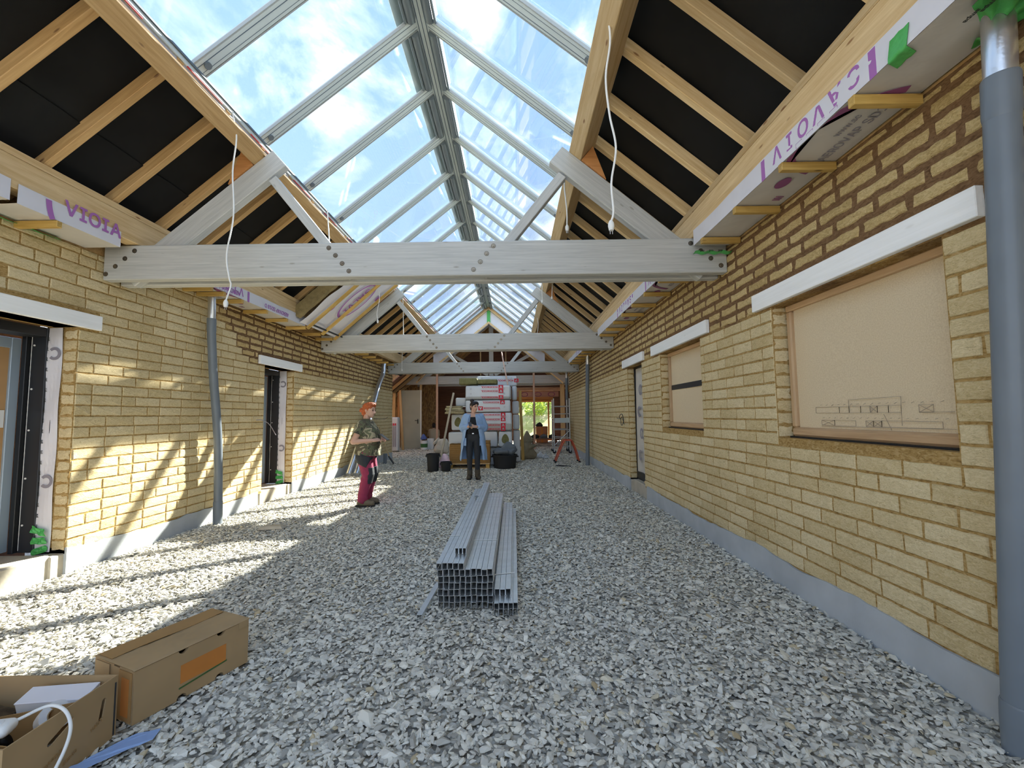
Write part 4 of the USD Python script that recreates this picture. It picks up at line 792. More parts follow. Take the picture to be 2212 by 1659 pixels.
def pack(label, x0, x1, y0, y1, z0, z1, rows=(), tx=None, under=0, rz=0., hole=False, seed=0, grp=None):
    """wrapped pack; rows: (height, upside down) of printed lettering on the front; under: height of the grey lower fold"""
    c = ((x0 + x1) / 2, (y0 + y1) / 2, z0); t = thing('insulation_pack', label, 'insulation pack', at=T(c[0], c[1], z0, rz), group=grp)
    w, d_, h = (x1 - x0) / 2, (y1 - y0) / 2, z1 - z0
    b = bumpy(soft(roundbox(-w, w, -d_, d_, .004, h - .004, .045), .05, 6), .006, 5., seed)
    obj('wrapper', b, M['wrap'], t, smooth=True)
    if under: obj('lower_fold', bumpy(soft(roundbox(-w + .01, w - .01, -d_ - .006, d_ - .1, .012, under, .03), .05, 3), .004, 6., seed + 3), M['wrap_grey'], t, smooth=True)
    for z, fl_ in rows:
        a, l = rockwool(fl_); dy = -d_ - (.014 if z < under else .010)
        obj('lettering', a, M['print_red'], t, T(tx or 0, dy + .004, z)); obj('logo', l, M['print_red'], t, T(tx or 0, dy + .004, z))
    if rows:
        fp = cat_([bx(q, q + .05, -d_ - .0115, -d_ - .009, z + .02 * k, z + .02 * k + .004) for z in (h * .35, h * .7) for q in (w - .20, -w + .13) for k in range(3)]); obj('small_print', fp, M['print_grey'], t)
    if hole:
        e = Polygon([(.10 * math.cos(a) * (1 - .25 * math.sin(a)), .135 * math.sin(a)) for a in np.arange(26) * math.pi / 13])
        obj('hole_rim', moved(prism(e.buffer(.02).difference(e), .012), face((0, -d_ - .004, h * .52), (1, 0, 0), (0, 0, 1))), M['wrap'], t)
        obj('wool_face', moved(prism(e, .008), face((0, -d_ - .004, h * .52), (1, 0, 0), (0, 0, 1))), M['wool_dark'], t)
    return t
pack('white wrapped pack at the upper front of the stack with three upside-down red lines', -1.37, -.09, 12.2, 12.8, 1.875, 2.275, ((.35, True), (.235, True), (.06, True)), -.06 + .12, .10, seed=1)
pack('white wrapped pack with one upright red line, right behind the dark-haired head', -1.37, -.09, 12.2, 12.8, 1.515, 1.86, ((.275, True), (.11, False)), .10, 0, seed=2)
pack('white wrapped pack with sagging grey lower side beside the blue coat', -1.37, -.06, 12.18, 12.78, .99, 1.50, ((.45, True), (.32, True), (.16, True), (.05, True)), .10, .22, seed=3)
pack('wrapped pack on top of the stack with a tilted red logo under the third truss', -1.13, .10, 13.08, 13.6, 2.31, 2.62, ((.17, True),), .28, 0, .05, seed=4)
pack('wrapped pack behind the upper front one, only its top edge showing', -1.40, -.07, 12.85, 13.4, 1.90, 2.29, ((.36, True),), .10, seed=5)
pack('end-on wrapped pack with an oval hole on the left side of the stack', -1.78, -1.385, 12.25, 13.3, 1.005, 1.47, hole=True, seed=6)
pack('plain grey-white wrapped pack at the upper left of the stack', -1.69, -1.385, 12.5, 13.5, 1.69, 1.95, seed=7)
pack('wrapped pack left at the bottom with a red letter K end, behind the board stack', -1.85, -1.16, 12.15, 12.75, .53, .97, seed=8)
tag(obj('lettering', text_on('K', .075, face((-1.27, 12.13, .80), (1, 0, 0), (0, 0, 1)), .003), M['print_red'], stage.GetPrimAtPath('/World/insulation_pack_007')))
pack('plain wrapped pack at the bottom right of the blue coat', -1.12, -.47, 12.2, 12.8, .53, .975, seed=9)
pack('end-on wrapped pack with an oval hole at the bottom right of the stack', -.44, -.06, 12.2, 13.2, .53, .975, hole=True, seed=10)
pack('bottom layer wrapped pack hidden behind the board stack and tub', -1.85, -.75, 12.25, 12.85, .02, .52, seed=11)
pack('bottom layer wrapped pack hidden behind the black tub', -.72, .02, 12.3, 12.95, .02, .52, seed=12)
pack('narrow wrapped pack end at the upper right back of the stack', -.045, .10, 12.95, 13.5, 1.87, 2.30, seed=13)
pack('narrow wrapped pack end with hole half way up the right back of the stack', -.045, .16, 12.95, 13.5, 1.46, 1.85, hole=False, seed=14)
pack('narrow wrapped pack end low on the right back of the stack', -.03, .17, 12.95, 13.5, .99, 1.45, seed=15)
pack('wrapped pack inside the right back column, lowest of it', -.02, .18, 13.0, 13.5, .02, .98, seed=16)
for (a, b, z0, z1, nm) in ((-1.55, -1.04, 2.31, 2.49, 'left'), (-1.03, -.47, 2.32, 2.45, 'right')):
    obj('wool_slab', bumpy(soft(m3.Manifold.cube([b - a, .5, z1 - z0]).translate([a, 12.22, z0]), .06, 2), .012, 8.), M['wool_dark'], smooth=True, label='olive mineral wool slab lying on top of the stack, the %s one of two' % nm, cat='insulation')
rs = thing('wool_roll', 'ragged folded mineral wool mat on the left of the stack', 'insulation')
for k in range(4): obj('layer', bumpy(soft(m3.Manifold.cube([.52 - .03 * k, .34, .06]).translate([-1.92 + .03 * (k % 2), 12.0, 1.48 + .052 * k]), .04, 2), .022, 11., k), flat('wool_mat_%d' % k, C(['#a79a74', '#8d8263', '#b5a981', '#9a8e6c'][k]), .95, var=.2, vscale=20., bump=.8), rs, smooth=True)

# boards on a pallet, buckets, tub, sacks, planks
ps = thing('pallet', 'wooden pallet under the brown fibreboard stack', 'pallet')
for y in (11.68, 11.9, 12.08): obj('slat', bx(-1.75, -.66, y - .045, y + .045, .12, .145, .003), M['timber'], ps)
for x in (-1.70, -1.2, -.72): obj('block', bx(x - .05, x + .05, 11.66, 12.1, .03, .12, .004), M['batten'], ps)
for y in (11.68, 12.05): obj('slat', bx(-1.75, -.66, y - .045, y + .045, .005, .03, .003), M['timber'], ps)
bs = thing('board_stack', 'stack of brown wood fibreboards on the pallet behind the woman in blue', 'board stack')
M['fibre'] = flat('fibreboard', C('#96703c'), .85, var=.10, vscale=12., bump=.2)
for k in range(9): obj('board', bx(-1.745 + .003 * (k % 3), -.655 - .003 * (k % 2), 11.66 + .002 * (k % 2), 12.10, .147 + k * .057, .147 + k * .057 + .0563, .002), M['fibre'], bs)
obj('torn_sheet', sheet(lambda u, v: (-1.74 + .42 * u, 11.64 + .25 * v, .668 + .02 * np.abs(np.sin(u * 8)) * (1 - v) + .004), 16, 6, .004), M['kraft'], bs)
obj('board_offcut', bx(-.95, -.66, 11.75, 12.08, .663, .74, .005), M['fibre'], bs)
def bucket(label, x, y, r, h, taper=.84):
    b = thing('bucket', label, 'bucket', at=T(x, y, 0))
    obj('pail', lathe([(0, .004), (r * taper, .004), (r * .99, h - .03), (r * 1.05, h - .03), (r * 1.05, h), (r * .97, h), (r * .95, h - .03), (r * taper - .008, .02), (0, .02)], 28), M['rubber'], b, smooth=40)
    for s in (-1, 1): obj('ear', bx(s * r * 1.04 - .02, s * r * 1.04 + .02, -.02, .02, h - .09, h - .03, .004), M['rubber'], b)
    obj('handle', tube([(r * 1.05 * math.cos(a), -r * .55 * math.sin(a) - .0, h - .05 - .06 * math.sin(a)) for a in np.linspace(0, math.pi, 14)], .004, 6), M['zinc'], b)
bucket('tall black builder bucket left of the board stack', -2.11, 11.28, .165, .45); bucket('small black bucket just right of the tall black one', -1.765, 11.22, .135, .245)
pb = obj('plastic_sack', bumpy(soft(union([hull((-1.92, 11.52, .12, .10), (-1.77, 11.52, .12, .09), (-1.84, 11.54, .34, .085))]), .03, 4), .025, 9.), flat('pink_print_sack', C('#e3c3cb'), .45, var=.25, vscale=9.), smooth=True, label='white and pink printed plastic sack behind the two black buckets', cat='sack')
tub = thing('mixing_tub', 'low wide black mixing tub to the right of the board stack', 'tub', at=T(-.26, 12.0 - .18, 0))
obj('shell', lathe([(0, .004), (.29, .004), (.325, .33), (.345, .33), (.345, .36), (.315, .36), (.28, .02), (0, .02)], 32), M['rubber'], tub, smooth=40)
for s in (-1, 1): obj('grip', bx(s * .345 - .03, s * .345 + .03, -.06, .06, .29, .32, .006), M['rubber'], tub)
M['tarp_grey'] = flat('tarp_grey', C('#5d6367'), .6, bump=.4, bscale=9., var=.1)
obj('tarpaulin', bumpy(soft(union([hull((-.48, 11.85, .44, .09), (-.10, 11.80, .42, .10), (.02, 11.85, .48, .06)), hull((-.30, 11.85, .50, .08), (-.18, 11.9, .66, .05), (.0, 11.85, .55, .06)), hull((-.5, 11.75, .42, .05), (-.2, 11.72, .44, .06))]), .03, 3), .03, 7.), M['tarp_grey'], smooth=True, label='crumpled grey tarpaulin heaped in the black mixing tub', cat='tarpaulin')
sk2 = obj('bulk_sack', bumpy(soft(union([hull((-2.85, 16.3, .16, .16), (-2.62, 16.3, .16, .17), (-2.78, 16.3, .42, .14), (-2.60, 16.3, .50, .10)), hull((-3.0, 16.25, .40, .05), (-2.85, 16.3, .55, .06))]), .04, 3), .04, 5.), flat('sack_cream', C('#c7bfae'), .7, var=.12, bump=.4), smooth=True, label='slumped cream bulk sack left behind the leaning pole', cat='sack')
bar('leaning_pole', (-2.04, 11.72, .03), (-1.66, 11.90, 2.06), .055, .04, wood('grey_wood', C('#8d8473'), C('#a59b88'), C('#6a604f')), up=(0, 1, 0), label='weathered grey timber pole leaning on the left of the insulation stack', cat='timber')
bar('leaning_plank', (.27, 13.55, .02), (.20, 13.62, 2.2), .09, .025, M['batten'], up=(0, 1, 0), label='upright brown plank at the right flank of the insulation stack', cat='timber')
bar('leaning_lath', (-.165, 12.55, 2.29), (-.385, 14.22, 3.52), .035, .035, M['pink_stud'], label='slim lath leaning from the stack top up against the third truss', cat='timber')
tp_ = bumpy(soft(union([hull((.30, 13.9, .15, .16), (.58, 13.95, .13, .14), (.42, 13.9, .42, .14)), hull((.30, 13.95, .5, .12), (.42, 13.98, .86, .05), (.55, 13.95, .60, .08)), hull((.52, 13.85, .4, .1), (.66, 13.9, .45, .06))]), .035, 3), .045, 5.)
obj('canvas_heap', tp_, flat('canvas_olive', C('#8a7f66'), .85, var=.22, vscale=4., bump=.5, bscale=14.), smooth=True, label='heap of folded olive canvas right of the insulation stack', cat='tarpaulin')
for k, (x, y, s, lb) in enumerate(((.86, 14.3, .13, 'scrunched clear white plastic on the gravel by the canvas heap'), (1.02, 14.1, .09, 'small white plastic scrap nearer the scaffold tower'))):
    obj('plastic_scrap', bumpy(soft(hull((x - s, y, .05, .04), (x + s, y, .04, .035), (x, y, .04 + s, .04)), .03, 2), .035, 14., k), M['wrap'], smooth=True, label=lb, cat='scrap')

# scaffold tower and trestle
st = thing('scaffold_tower', 'aluminium mobile scaffold tower by the right wall', 'scaffold')
M['alu'] = flat('aluminium', C('#c9ccce'), .35, metal=.8)
for x, y, zt in ((1.49, 15.9, 2.03), (2.02, 15.9, 2.02)) if False else ((1.47, 15.9, 2.02), (2.08, 16.9, 2.0), (1.50, 16.9, 2.0), (2.05, 15.9, 2.02)):
    obj('post', tube([(x, y, .14), (x, y, zt)], .024, 12), M['alu'], st, smooth=40); obj('castor', moved(lathe([(0, -.02), (.06, -.02), (.065, 0), (.06, .02), (0, .02)], 16), T(x, y, .066, 0, 0, math.pi / 2)), M['black'], st); obj('fork', bx(x - .02, x + .02, y - .03, y + .03, .07, .16, .004), M['alu'], st)
for y in (15.9, 16.9):
    for z in (.27, .57, .87, 1.45, 1.73): obj('rung', tube([(1.47, y, z), (2.07, y, z)], .017, 10), M['alu'], st, smooth=40)
for x in (1.47, 2.06):
    for z in (.42, 1.30): obj('guard_rail', tube([(x, 15.9, z), (x, 16.9, z)], .015, 10), M['alu'], st, smooth=40)
obj('platform', bx(1.49, 2.05, 15.92, 16.88, 1.14, 1.19, .006), M['alu'], st); obj('toe_board', bx(1.50, 2.04, 15.87, 15.90, 1.12, 1.30, .006), M['white_metal'], st)
obj('brace', tube([(1.47, 15.88, .3), (2.05, 15.88, .85)], .012, 8), M['alu'], st)
tr = thing('trestle', 'low orange metal trestle in front of the scaffold tower', 'trestle')
M['orange'] = flat('orange_paint', C('#c65a3e'), .45)
for y, k in ((12.9, 0), (13.25, 1)):
    obj('leg', tube(spline([(1.22, y, .02), (1.36, y, .36), (1.48, y, .62), (1.52, y, .66)], 5), .02, 10), M['orange'], tr, smooth=40); obj('leg', tube(spline([(1.93, y, .02), (1.84, y, .36), (1.73, y, .62), (1.69, y, .66)], 5), .02, 10), M['orange'], tr, smooth=40)
    for x in (1.22, 1.93): obj('foot', bx(x - .03, x + .03, y - .03, y + .03, .0, .05, .006), M['black'], tr)
obj('top_rail', bx(1.50, 1.71, 12.86, 13.29, .64, .68, .008), M['orange'], tr); obj('cross_bar', tube([(1.36, 12.9, .36), (1.36, 13.25, .36)], .014, 8), M['orange'], tr)
obj('debris_mat', bumpy(soft(hull((1.15, 12.1, .0, .02), (1.55, 11.9, .0, .02), (1.3, 12.2, .0, .02)), .04, 2), .012, 12.), M['rubber'], smooth=True, label='flat dark rag on the gravel before the orange trestle', cat='rag')
# left back: leaf, timbers, pack, tools
dl = thing('door_leaf', 'plain greenish grey door leaf standing with a black lever handle', 'door leaf')
obj('leaf', bx(-5.0, -4.14, 19.10, 19.15, .01, 2.58, .004), flat('door_grey', C('#a8a692'), .6, var=.07, vscale=3.), dl); obj('edge', bx(-4.14, -4.10, 19.10, 19.15, .01, 2.58, .004), M['screw'], dl)
obj('handle', cat_([tube([(-4.25, 19.09, 1.24), (-4.25, 19.04, 1.24), (-4.37, 19.04, 1.245)], .012, 8), bx(-4.27, -4.23, 19.08, 19.10, 1.10, 1.30, .004)]), M['black'], dl)
for p, q, w, lb in (((-5.14, 18.3, .02), (-5.12, 18.45, 2.42), .12, 'rough timber board standing at the far left wall end'), ((-4.67, 18.2, .02), (-4.88, 18.45, 2.55), .10, 'second rough timber board leaning beside the grey door leaf'), ((-4.96, 18.6, .02), (-5.0, 18.68, 2.48), .09, 'third dark timber board leaning between the other two')):
    bar('timber_board', p, q, w, .04, M['timber_warm'] if 'third' not in lb else M['ply'], up=(0, 1, 0), label=lb, cat='timber')
pk = pack('tall narrow pack with vertical red print standing at the far left wall end', -5.0, -4.68, 17.4, 17.75, .03, 1.40, seed=21)
obj('stripe', cat_([bx(-.09 + .075 * k, -.055 + .075 * k, -.213, -.209, .18, 1.0) for k in range(3)] ), M['print_grey'], pk); obj('logo', cat_([bx(-.10 + .075 * k, -.05 + .075 * k, -.214, -.209, 1.03, 1.12) for k in range(3)]), M['print_red'], pk)
sh = thing('shovel', 'shovel with pale wooden shaft leaning at the left wall beyond the woman in camouflage', 'shovel')
obj('shaft', tube([(-4.03, 12.95, 1.12), (-3.72, 12.9, .22)], .016, 10), M['timber'], sh, smooth=40); obj('blade', hull((-3.73, 12.9, .24, .02), (-3.56, 12.86, .05, .012), (-3.68, 12.80, .06, .012), (-3.60, 12.98, .07, .012)) if False else tm(hull((-3.73, 12.9, .24, .02), (-3.58, 12.84, .03, .014), (-3.60, 12.98, .04, .014))), M['dark_metal'], sh)
for x, y, h, lb in ((-3.93, 13.2, .30, 'grey plastic pipe stub rising from the gravel at the left wall'), (-4.0, 12.2, .2, 'shorter grey plastic pipe stub by the left wall')):
    obj('pipe_stub', tube([(x, y, -.05), (x, y, h)], .055, 18), M['pvc'], smooth=40, label=lb, cat='pipe')
pt = thing('paint_bucket', 'white paint bucket with green label beside the door leaf', 'bucket', at=T(-3.85, 18.5, 0))
obj('pail', lathe([(0, .005), (.14, .005), (.15, .36), (.16, .36), (.16, .38), (0, .38)], 24), M['screw'], pt, smooth=40); obj('label', lathe([(.146, .10), (.152, .26)], 24), flat('label_green', C('#3f6b3a'), .5), pt, smooth=True)
obj('white_carton', bx(-3.76, -3.50, 18.7, 18.95, .0, .46, .006), M['screw'], label='white carton standing right of the paint bucket', cat='box')
obj('carrier_bag', bumpy(soft(hull((-3.93, 18.55, .48, .07), (-3.80, 18.55, .48, .07), (-3.88, 18.55, .62, .05)), .03, 2), .03, 9.), flat('bag_blue', C('#5566a0'), .5, var=.5, vscale=9.), smooth=True, label='blue and white carrier bag on the paint bucket', cat='bag')

# ------------------------------------------------------------------ timber framed end beyond the glass roof
wbk = thing('wall_back', 'timber framed and boarded end wall of the building', None, kind='structure')
obj('panel', bx(-6.6, -4.45, 19.85, 19.88, 0, 3.6), M['osb'], wbk); obj('panel', bx(-4.42, -3.64, 20.6, 20.63, 0, 3.2), M['osb'], wbk)
obj('panel', bx(-6.6, .18, 24.0, 24.03, 0, 3.4), M['dark_board'], wbk)
obj('panel', bx(2.2, 4.4, 24.0, 24.03, 0, 3.4), M['dark_board'], wbk); obj('panel', bx(.18, 2.2, 24.0, 24.03, 2.26, 3.5), M['ply'], wbk)
gt = prism(Polygon([(-6.6, 3.4), (-1, 6.5), (4.4, 3.4)]), .03); v = np.array(gt.vertices); gt.vertices = np.c_[v[:, 0], 24.0 + v[:, 2], v[:, 1]]; gt.fix_normals(); obj('panel', gt, M['dark_board'], wbk)
obj('panel', bx(4.4, 4.43, 15, 24, 0, 3.6), M['dark_board'], wbk); obj('panel', bx(-6.6, -6.57, 14.9, 24, 0, 3.6), M['osb'], wbk); obj('panel', bx(-6.6, -4.5, 14.9, 14.93, 0, 3.6), M['osb'], wbk); obj('panel', bx(2.5, 4.4, 17.0, 17.03, 0, 3.4), M['osb'], wbk)
obj('foil_strip', bx(.18, 2.5, 23.90, 23.92, 2.42, 2.72), M['print_wine'] if False else flat('foil_pink', C('#b98f86'), .6), wbk)
obj('foil_print', cat_([moved(ring(.10, .125, 20, 1.6), face((.6 + .75 * k, 23.895, 2.56), (1, 0, 0), (0, 0, 1))) for k in range(3)]), M['print_wine'], wbk)
obj('header', bx(.1, 2.6, 23.7, 23.85, 2.74, 3.0, .006), M['pink_stud'], wbk)
for x in (-3.24, .86): bar('stud', (x, 18.2, 0), (x, 18.2, 3.35), .085, .06, M['pink_stud'], wbk, up=(0, 1, 0))
bar('stud', (-4.23, 19.6, 0), (-4.23, 19.6, 3.0), .10, .08, M['timber'], wbk, up=(0, 1, 0)); bar('stud', (2.26, 20, 0), (2.26, 20, 2.85), .2, .1, M['timber'], wbk, up=(0, 1, 0))
for p, q in (((-4.22, 19.0, 2.97), (-3.85, 19.0, 3.35)), ((2.2, 19.0, 2.81), (1.62, 19.0, 3.30)), ((-4.30, 19.0, 2.90), (-4.02, 19.0, 3.22))): bar('brace', p, q, .09, .06, M['timber'], wbk)
for x, z1 in ((-1.55, 4.5), (-.35, 4.6)): bar('stud', (x, 20.3, 3.2), (x, 20.3, z1), .06, .06, M['timber'], wbk, up=(0, 1, 0))
for y in (20.8, 22.4): bar('collar_beam', (-5, y, 3.0), (3.2, y, 3.0), .12, .30, M['dark_board'] if y > 22 else M['white_wood'], wbk)
for side in ('left', 'right'):  # closed slopes beyond the glass
    for k in range(9):
        y = YG + .1 + k * .75
        a, b = np.array([mx(side, 3.6), y + .36, 2.35]), np.array([mx(side, -1.0), y + .36, 6.2])
        bar('roof_board', a, b, .74, .03, M['dark_board'], ceil, up=rn(side))
        bar('rafter', a + [0, .2, -.12], b + [0, .2, -.12], .07, .12, M['timber_warm'], ceil, up=rn(side))
w3 = thing('window_3', 'glazed timber garden door opening in the end wall with sunlit slope outside', None, kind='structure')
for x in (.22, .40, 1.93, 2.16): obj('post', bx(x - .04, x + .04, 23.98, 24.08, .0, 2.2, .006), M['oak'], w3)
obj('head', bx(.18, 2.2, 23.97, 24.09, 2.14, 2.26, .006), M['oak'], w3); obj('sill', bx(.18, 2.2, 23.97, 24.09, .0, .08, .006), M['oak'], w3)
for a, b in ((.44, 1.89), (1.97, 2.12)): obj('pane', bx(a, b, 24.02, 24.03, .08, 2.14), M['glass'], w3)
for k, (z0, z1) in enumerate(((0., .42), (.42, .83))):
    c = thing('carton', 'brown carton in the back doorway, %s of two stacked' % ('lower' if k == 0 else 'upper'), 'box'); obj('box', bx(1.14, 1.74, 22.3, 22.8, z0, z1 - .005, .012), flat('carton_red_%d' % k, C('#b0734c'), .7, var=.1), c); obj('tape', bx(1.40, 1.48, 22.297, 22.30, z0 + .01, z1 - .015), M['orange_print'], c)
obj('tool_bag', bumpy(soft(hull((1.18, 22.5, .88, .06), (1.45, 22.5, .88, .06), (1.34, 22.5, 1.0, .05)), .04, 3), .02, 9.), M['black'], smooth=True, label='black tool bag on top of the stacked cartons in the back', cat='bag')
for k, (x, y, s, c_, lb) in enumerate(((.95, 19.6, .14, 'black', 'black sack on the low table in front of the cartons'), (1.35, 19.7, .12, 'tarp_grey', 'grey cloth bundle on the low table'), (1.75, 19.6, .13, 'rubber', 'dark crate-like bundle at the right end of the low table'))):
    obj('bundle', bumpy(soft(hull((x - s, y, .44, .06), (x + s, y, .44, .06), (x, y, .50, .07)), .04, 2), .03, 9., k), M[c_], smooth=True, label=lb, cat='bundle')
lt = thing('low_table', 'low dark plank table behind the canvas heap', 'table'); obj('top', bx(.75, 2.0, 19.4, 19.9, .33, .37, .005), M['dark_board'], lt)
for x in (.85, 1.9):
    for y in (19.5, 19.8): obj('leg', bx(x - .03, x + .03, y - .03, y + .03, 0, .33), M['dark_board'], lt)

# ------------------------------------------------------------------ outside: sunlit slope with shrubs
M['grass'] = usdkit.material(stage, LK + 'meadow', {'g': ('geometry', {}), 'sp': ('separate_xyz', {}), 'nm': ('map_range', {'from_min': 26.5, 'from_max': 28., 'clamp': True}), 'mx': ('mix_color', {'a': C('#b5aea2')}), 'n': ('noise_texture', {'scale': .8, 'detail': 6., 'roughness': .7}), 'r': ('rgb_ramp', {'ramp': [(.3, C('#7f8f45')), (.5, C('#a3a85c')), (.65, C('#c4b98a'))]}), 'p': ('principled_bsdf', {'roughness': .9})}, [('g.position', 'n.vector'), ('n.fac', 'r.fac'), ('g.position', 'sp.vector'), ('sp.y', 'nm.value'), ('nm.result', 'mx.fac'), ('r.color', 'mx.b'), ('mx.result', 'p.base_color')], surface='p.BSDF')
def hill(u, v):
    x, y = -70 + 140 * u, -60 + 190 * v; d_ = np.clip(y - 27.0, 0, 7.5); return x, y, -.12 + .36 * d_ * np.clip(d_ / 2, 0, 1) + 1.2 * (meshkit.fbm(np.stack([x * .15, y * .15, x * 0], -1), 3) - .5) * np.clip(d_ / 4, 0, 1) * .4
obj('hillside', grid(hill, 90, 140), M['grass'], smooth=True, kind='structure', label='sunlit grassy slope rising behind the building', cat='slope')
M['leaf'] = [usdkit.material(stage, LK + 'leaf_%d' % i, {'d': ('principled_bsdf', {'base_color': C(c), 'roughness': .6}), 't': ('translucent_bsdf', {'color': C(c2)}), 'm': ('mix_closure', {'fac': .35})}, [('d.BSDF', 'm.closure1'), ('t.BSDF', 'm.closure2')], surface='m.closure') for i, (c, c2) in enumerate((('#6d8a3a', '#a8c24a'), ('#88a23c', '#c4d650'), ('#55702f', '#8aa63c')))]
for k, (x, y, r, lb) in enumerate(((.3, 33, 1.0, 'rounded green shrub left in the back doorway view'), (1.5, 31, .8, 'bright yellow-green shrub in the middle of the back doorway'), (2.6, 32.5, .9, 'green shrub right in the back doorway view'), (1.0, 36, 1.2, 'shrub higher on the slope, left of centre'), (4.6, 37.5, 1.3, 'shrub higher on the slope, right of centre'), (3.6, 35, 1.1, 'shrub at the right of the back doorway slope'))):
    g = np.random.default_rng(60 + k); n = 700; p = g.normal(size=(n, 3)); p /= np.linalg.norm(p, axis=1)[:, None]; p *= (g.uniform(.4, 1, n) ** .4)[:, None] * [r, r, r * .8]
    zb = float(hill(np.array((x + 70) / 140), np.array((y + 60) / 190))[2]); p += [x, y, zb + r * .6]
    a = g.normal(size=(n, 3)); a /= np.linalg.norm(a, axis=1)[:, None]; b = np.cross(a, g.normal(size=(n, 3))); b /= np.linalg.norm(b, axis=1)[:, None]
    V = np.stack([p - .10 * a, p + .045 * b, p + .10 * a, p - .045 * b], 1).reshape(-1, 3); F = np.arange(4 * n).reshape(-1, 4)
    s_ = thing('shrub', lb, 'shrub'); obj('foliage', (V, F), M['leaf'][[0, 1, 0, 2, 0, 2][k]], s_, kind='stuff'); obj('stem', cat_([tube([(x, y, zb - .1), (x + .4 * r * math.cos(q), y + .4 * r * math.sin(q), zb + r * .8)], .03, 6) for q in (0, 2, 4)]), M['timber_warm'], s_)
# ------------------------------------------------------------------ people
M['skin'] = usdkit.material(stage, LK + 'skin', {'p': ('principled_bsdf', {'base_color': C('#caa088'), 'roughness': .5, 'subsurface_weight': .15, 'subsurface_radius': (1., .35, .2), 'subsurface_scale': .01})}, [], surface='p.BSDF')
M['camo'] = usdkit.material(stage, LK + 'camo_cloth', {'tc': ('texture_coordinate', {}), 'n': ('noise_texture', {'scale': 7.0, 'detail': 2., 'distortion': .8}), 'r': ('rgb_ramp', {'interpolate': False, 'ramp': [(0, C('#3a3a30')), (.40, C('#606247')), (.49, C('#57503f')), (.545, C('#a39a7c')), (.63, C('#66674c'))]}), 'p': ('principled_bsdf', {'roughness': .85})}, [('tc.object', 'n.vector'), ('n.fac', 'r.fac'), ('r.color', 'p.base_color')], surface='p.BSDF')
M['magenta'] = flat('magenta_trousers', C('#93304f'), .85, var=.14, vscale=9., bump=.3, bscale=20.)
M['jeans'] = flat('black_jeans', C('#2b2e32'), .8, var=.12, bump=.2, bscale=30.)
M['denim'] = flat('light_denim', C('#92aed0'), .85, var=.13, vscale=5., bump=.3, bscale=18.)
M['hair_red'] = flat('red_hair', C('#b35a2c'), .6, var=.35, vscale=30., bump=.8, bscale=60.)
M['hair_dark'] = flat('dark_hair', C('#241a17'), .5, var=.3, vscale=30., bump=.7, bscale=60.)
M['shirt_black'] = flat('black_top', C('#141416'), .8)
M['boot'] = flat('boot_leather', C('#6b5f4b'), .7, var=.15, vscale=10., bump=.3)
M['boot_dark'] = flat('dark_boot', C('#4a4234'), .7, var=.15, vscale=10.)
M['lip'] = flat('lips', C('#a85a52'), .5); M['eye'] = flat('eyes', C('#231a16'), .25)
def headset(c, yaw, up, k=1.):
    """4x4 of a head: origin at its middle, x out of the face"""
    return T(c[0], c[1], c[2], yaw, up) @ np.diag([k, k, k, 1])
def HP(m, x, y, z, r): q = m @ [x, y, z, 1]; return (q[0], q[1], q[2], r * np.linalg.norm(m[:3, 0]))
def head_bones(m, neck):
    h = lambda *a: HP(m, *a)
    return [hull(h(-.015, 0, .035, .078), h(.022, 0, .030, .072), h(.035, 0, -.035, .055), h(.0, 0, -.03, .06)), hull(h(.03, .022, -.06, .036), h(.03, -.022, -.06, .036), h(.062, 0, -.092, .020), h(.055, 0, -.03, .045)),
            hull(h(.094, 0, .004, .009), h(.113, 0, -.024, .011), h(.09, .012, -.028, .010), h(.09, -.012, -.028, .010)), hull(h(.085, 0, .022, .010), h(.10, 0, -.01, .008)), hull(h(.082, .016, -.055, .010), h(.082, -.016, -.055, .010)),
            hull(h(-.008, .076, .012, .014), h(-.004, .078, -.022, .010), h(-.02, .08, .01, .010)), hull(h(-.008, -.076, .012, .014), h(-.004, -.078, -.022, .010), h(-.02, -.08, .01, .010)), hull(h(-.02, 0, -.05, .05), (*neck, .052))]
def face_parts(m, P):
    for s in (1, -1):
        e = HP(m, .083, s * .031, .012, 0); obj('eye', moved(trimesh.creation.icosphere(2, .0105), T(*e[:3])), M['eye'], P)
        b = [HP(m, .086, s * y, .034 + .004 * (1 - abs(y - .032) / .02), 0)[:3] for y in (.014, .026, .038, .05)]; obj('eyebrow', tube(b, .0042, 6), M['eye'], P)
    obj('lips', tube([HP(m, .086 - 4 * y * y, y, -.058, 0)[:3] for y in (-.02, -.01, 0, .01, .02)], [.002, .0045, .0055, .0045, .002], 6), M['lip'], P)
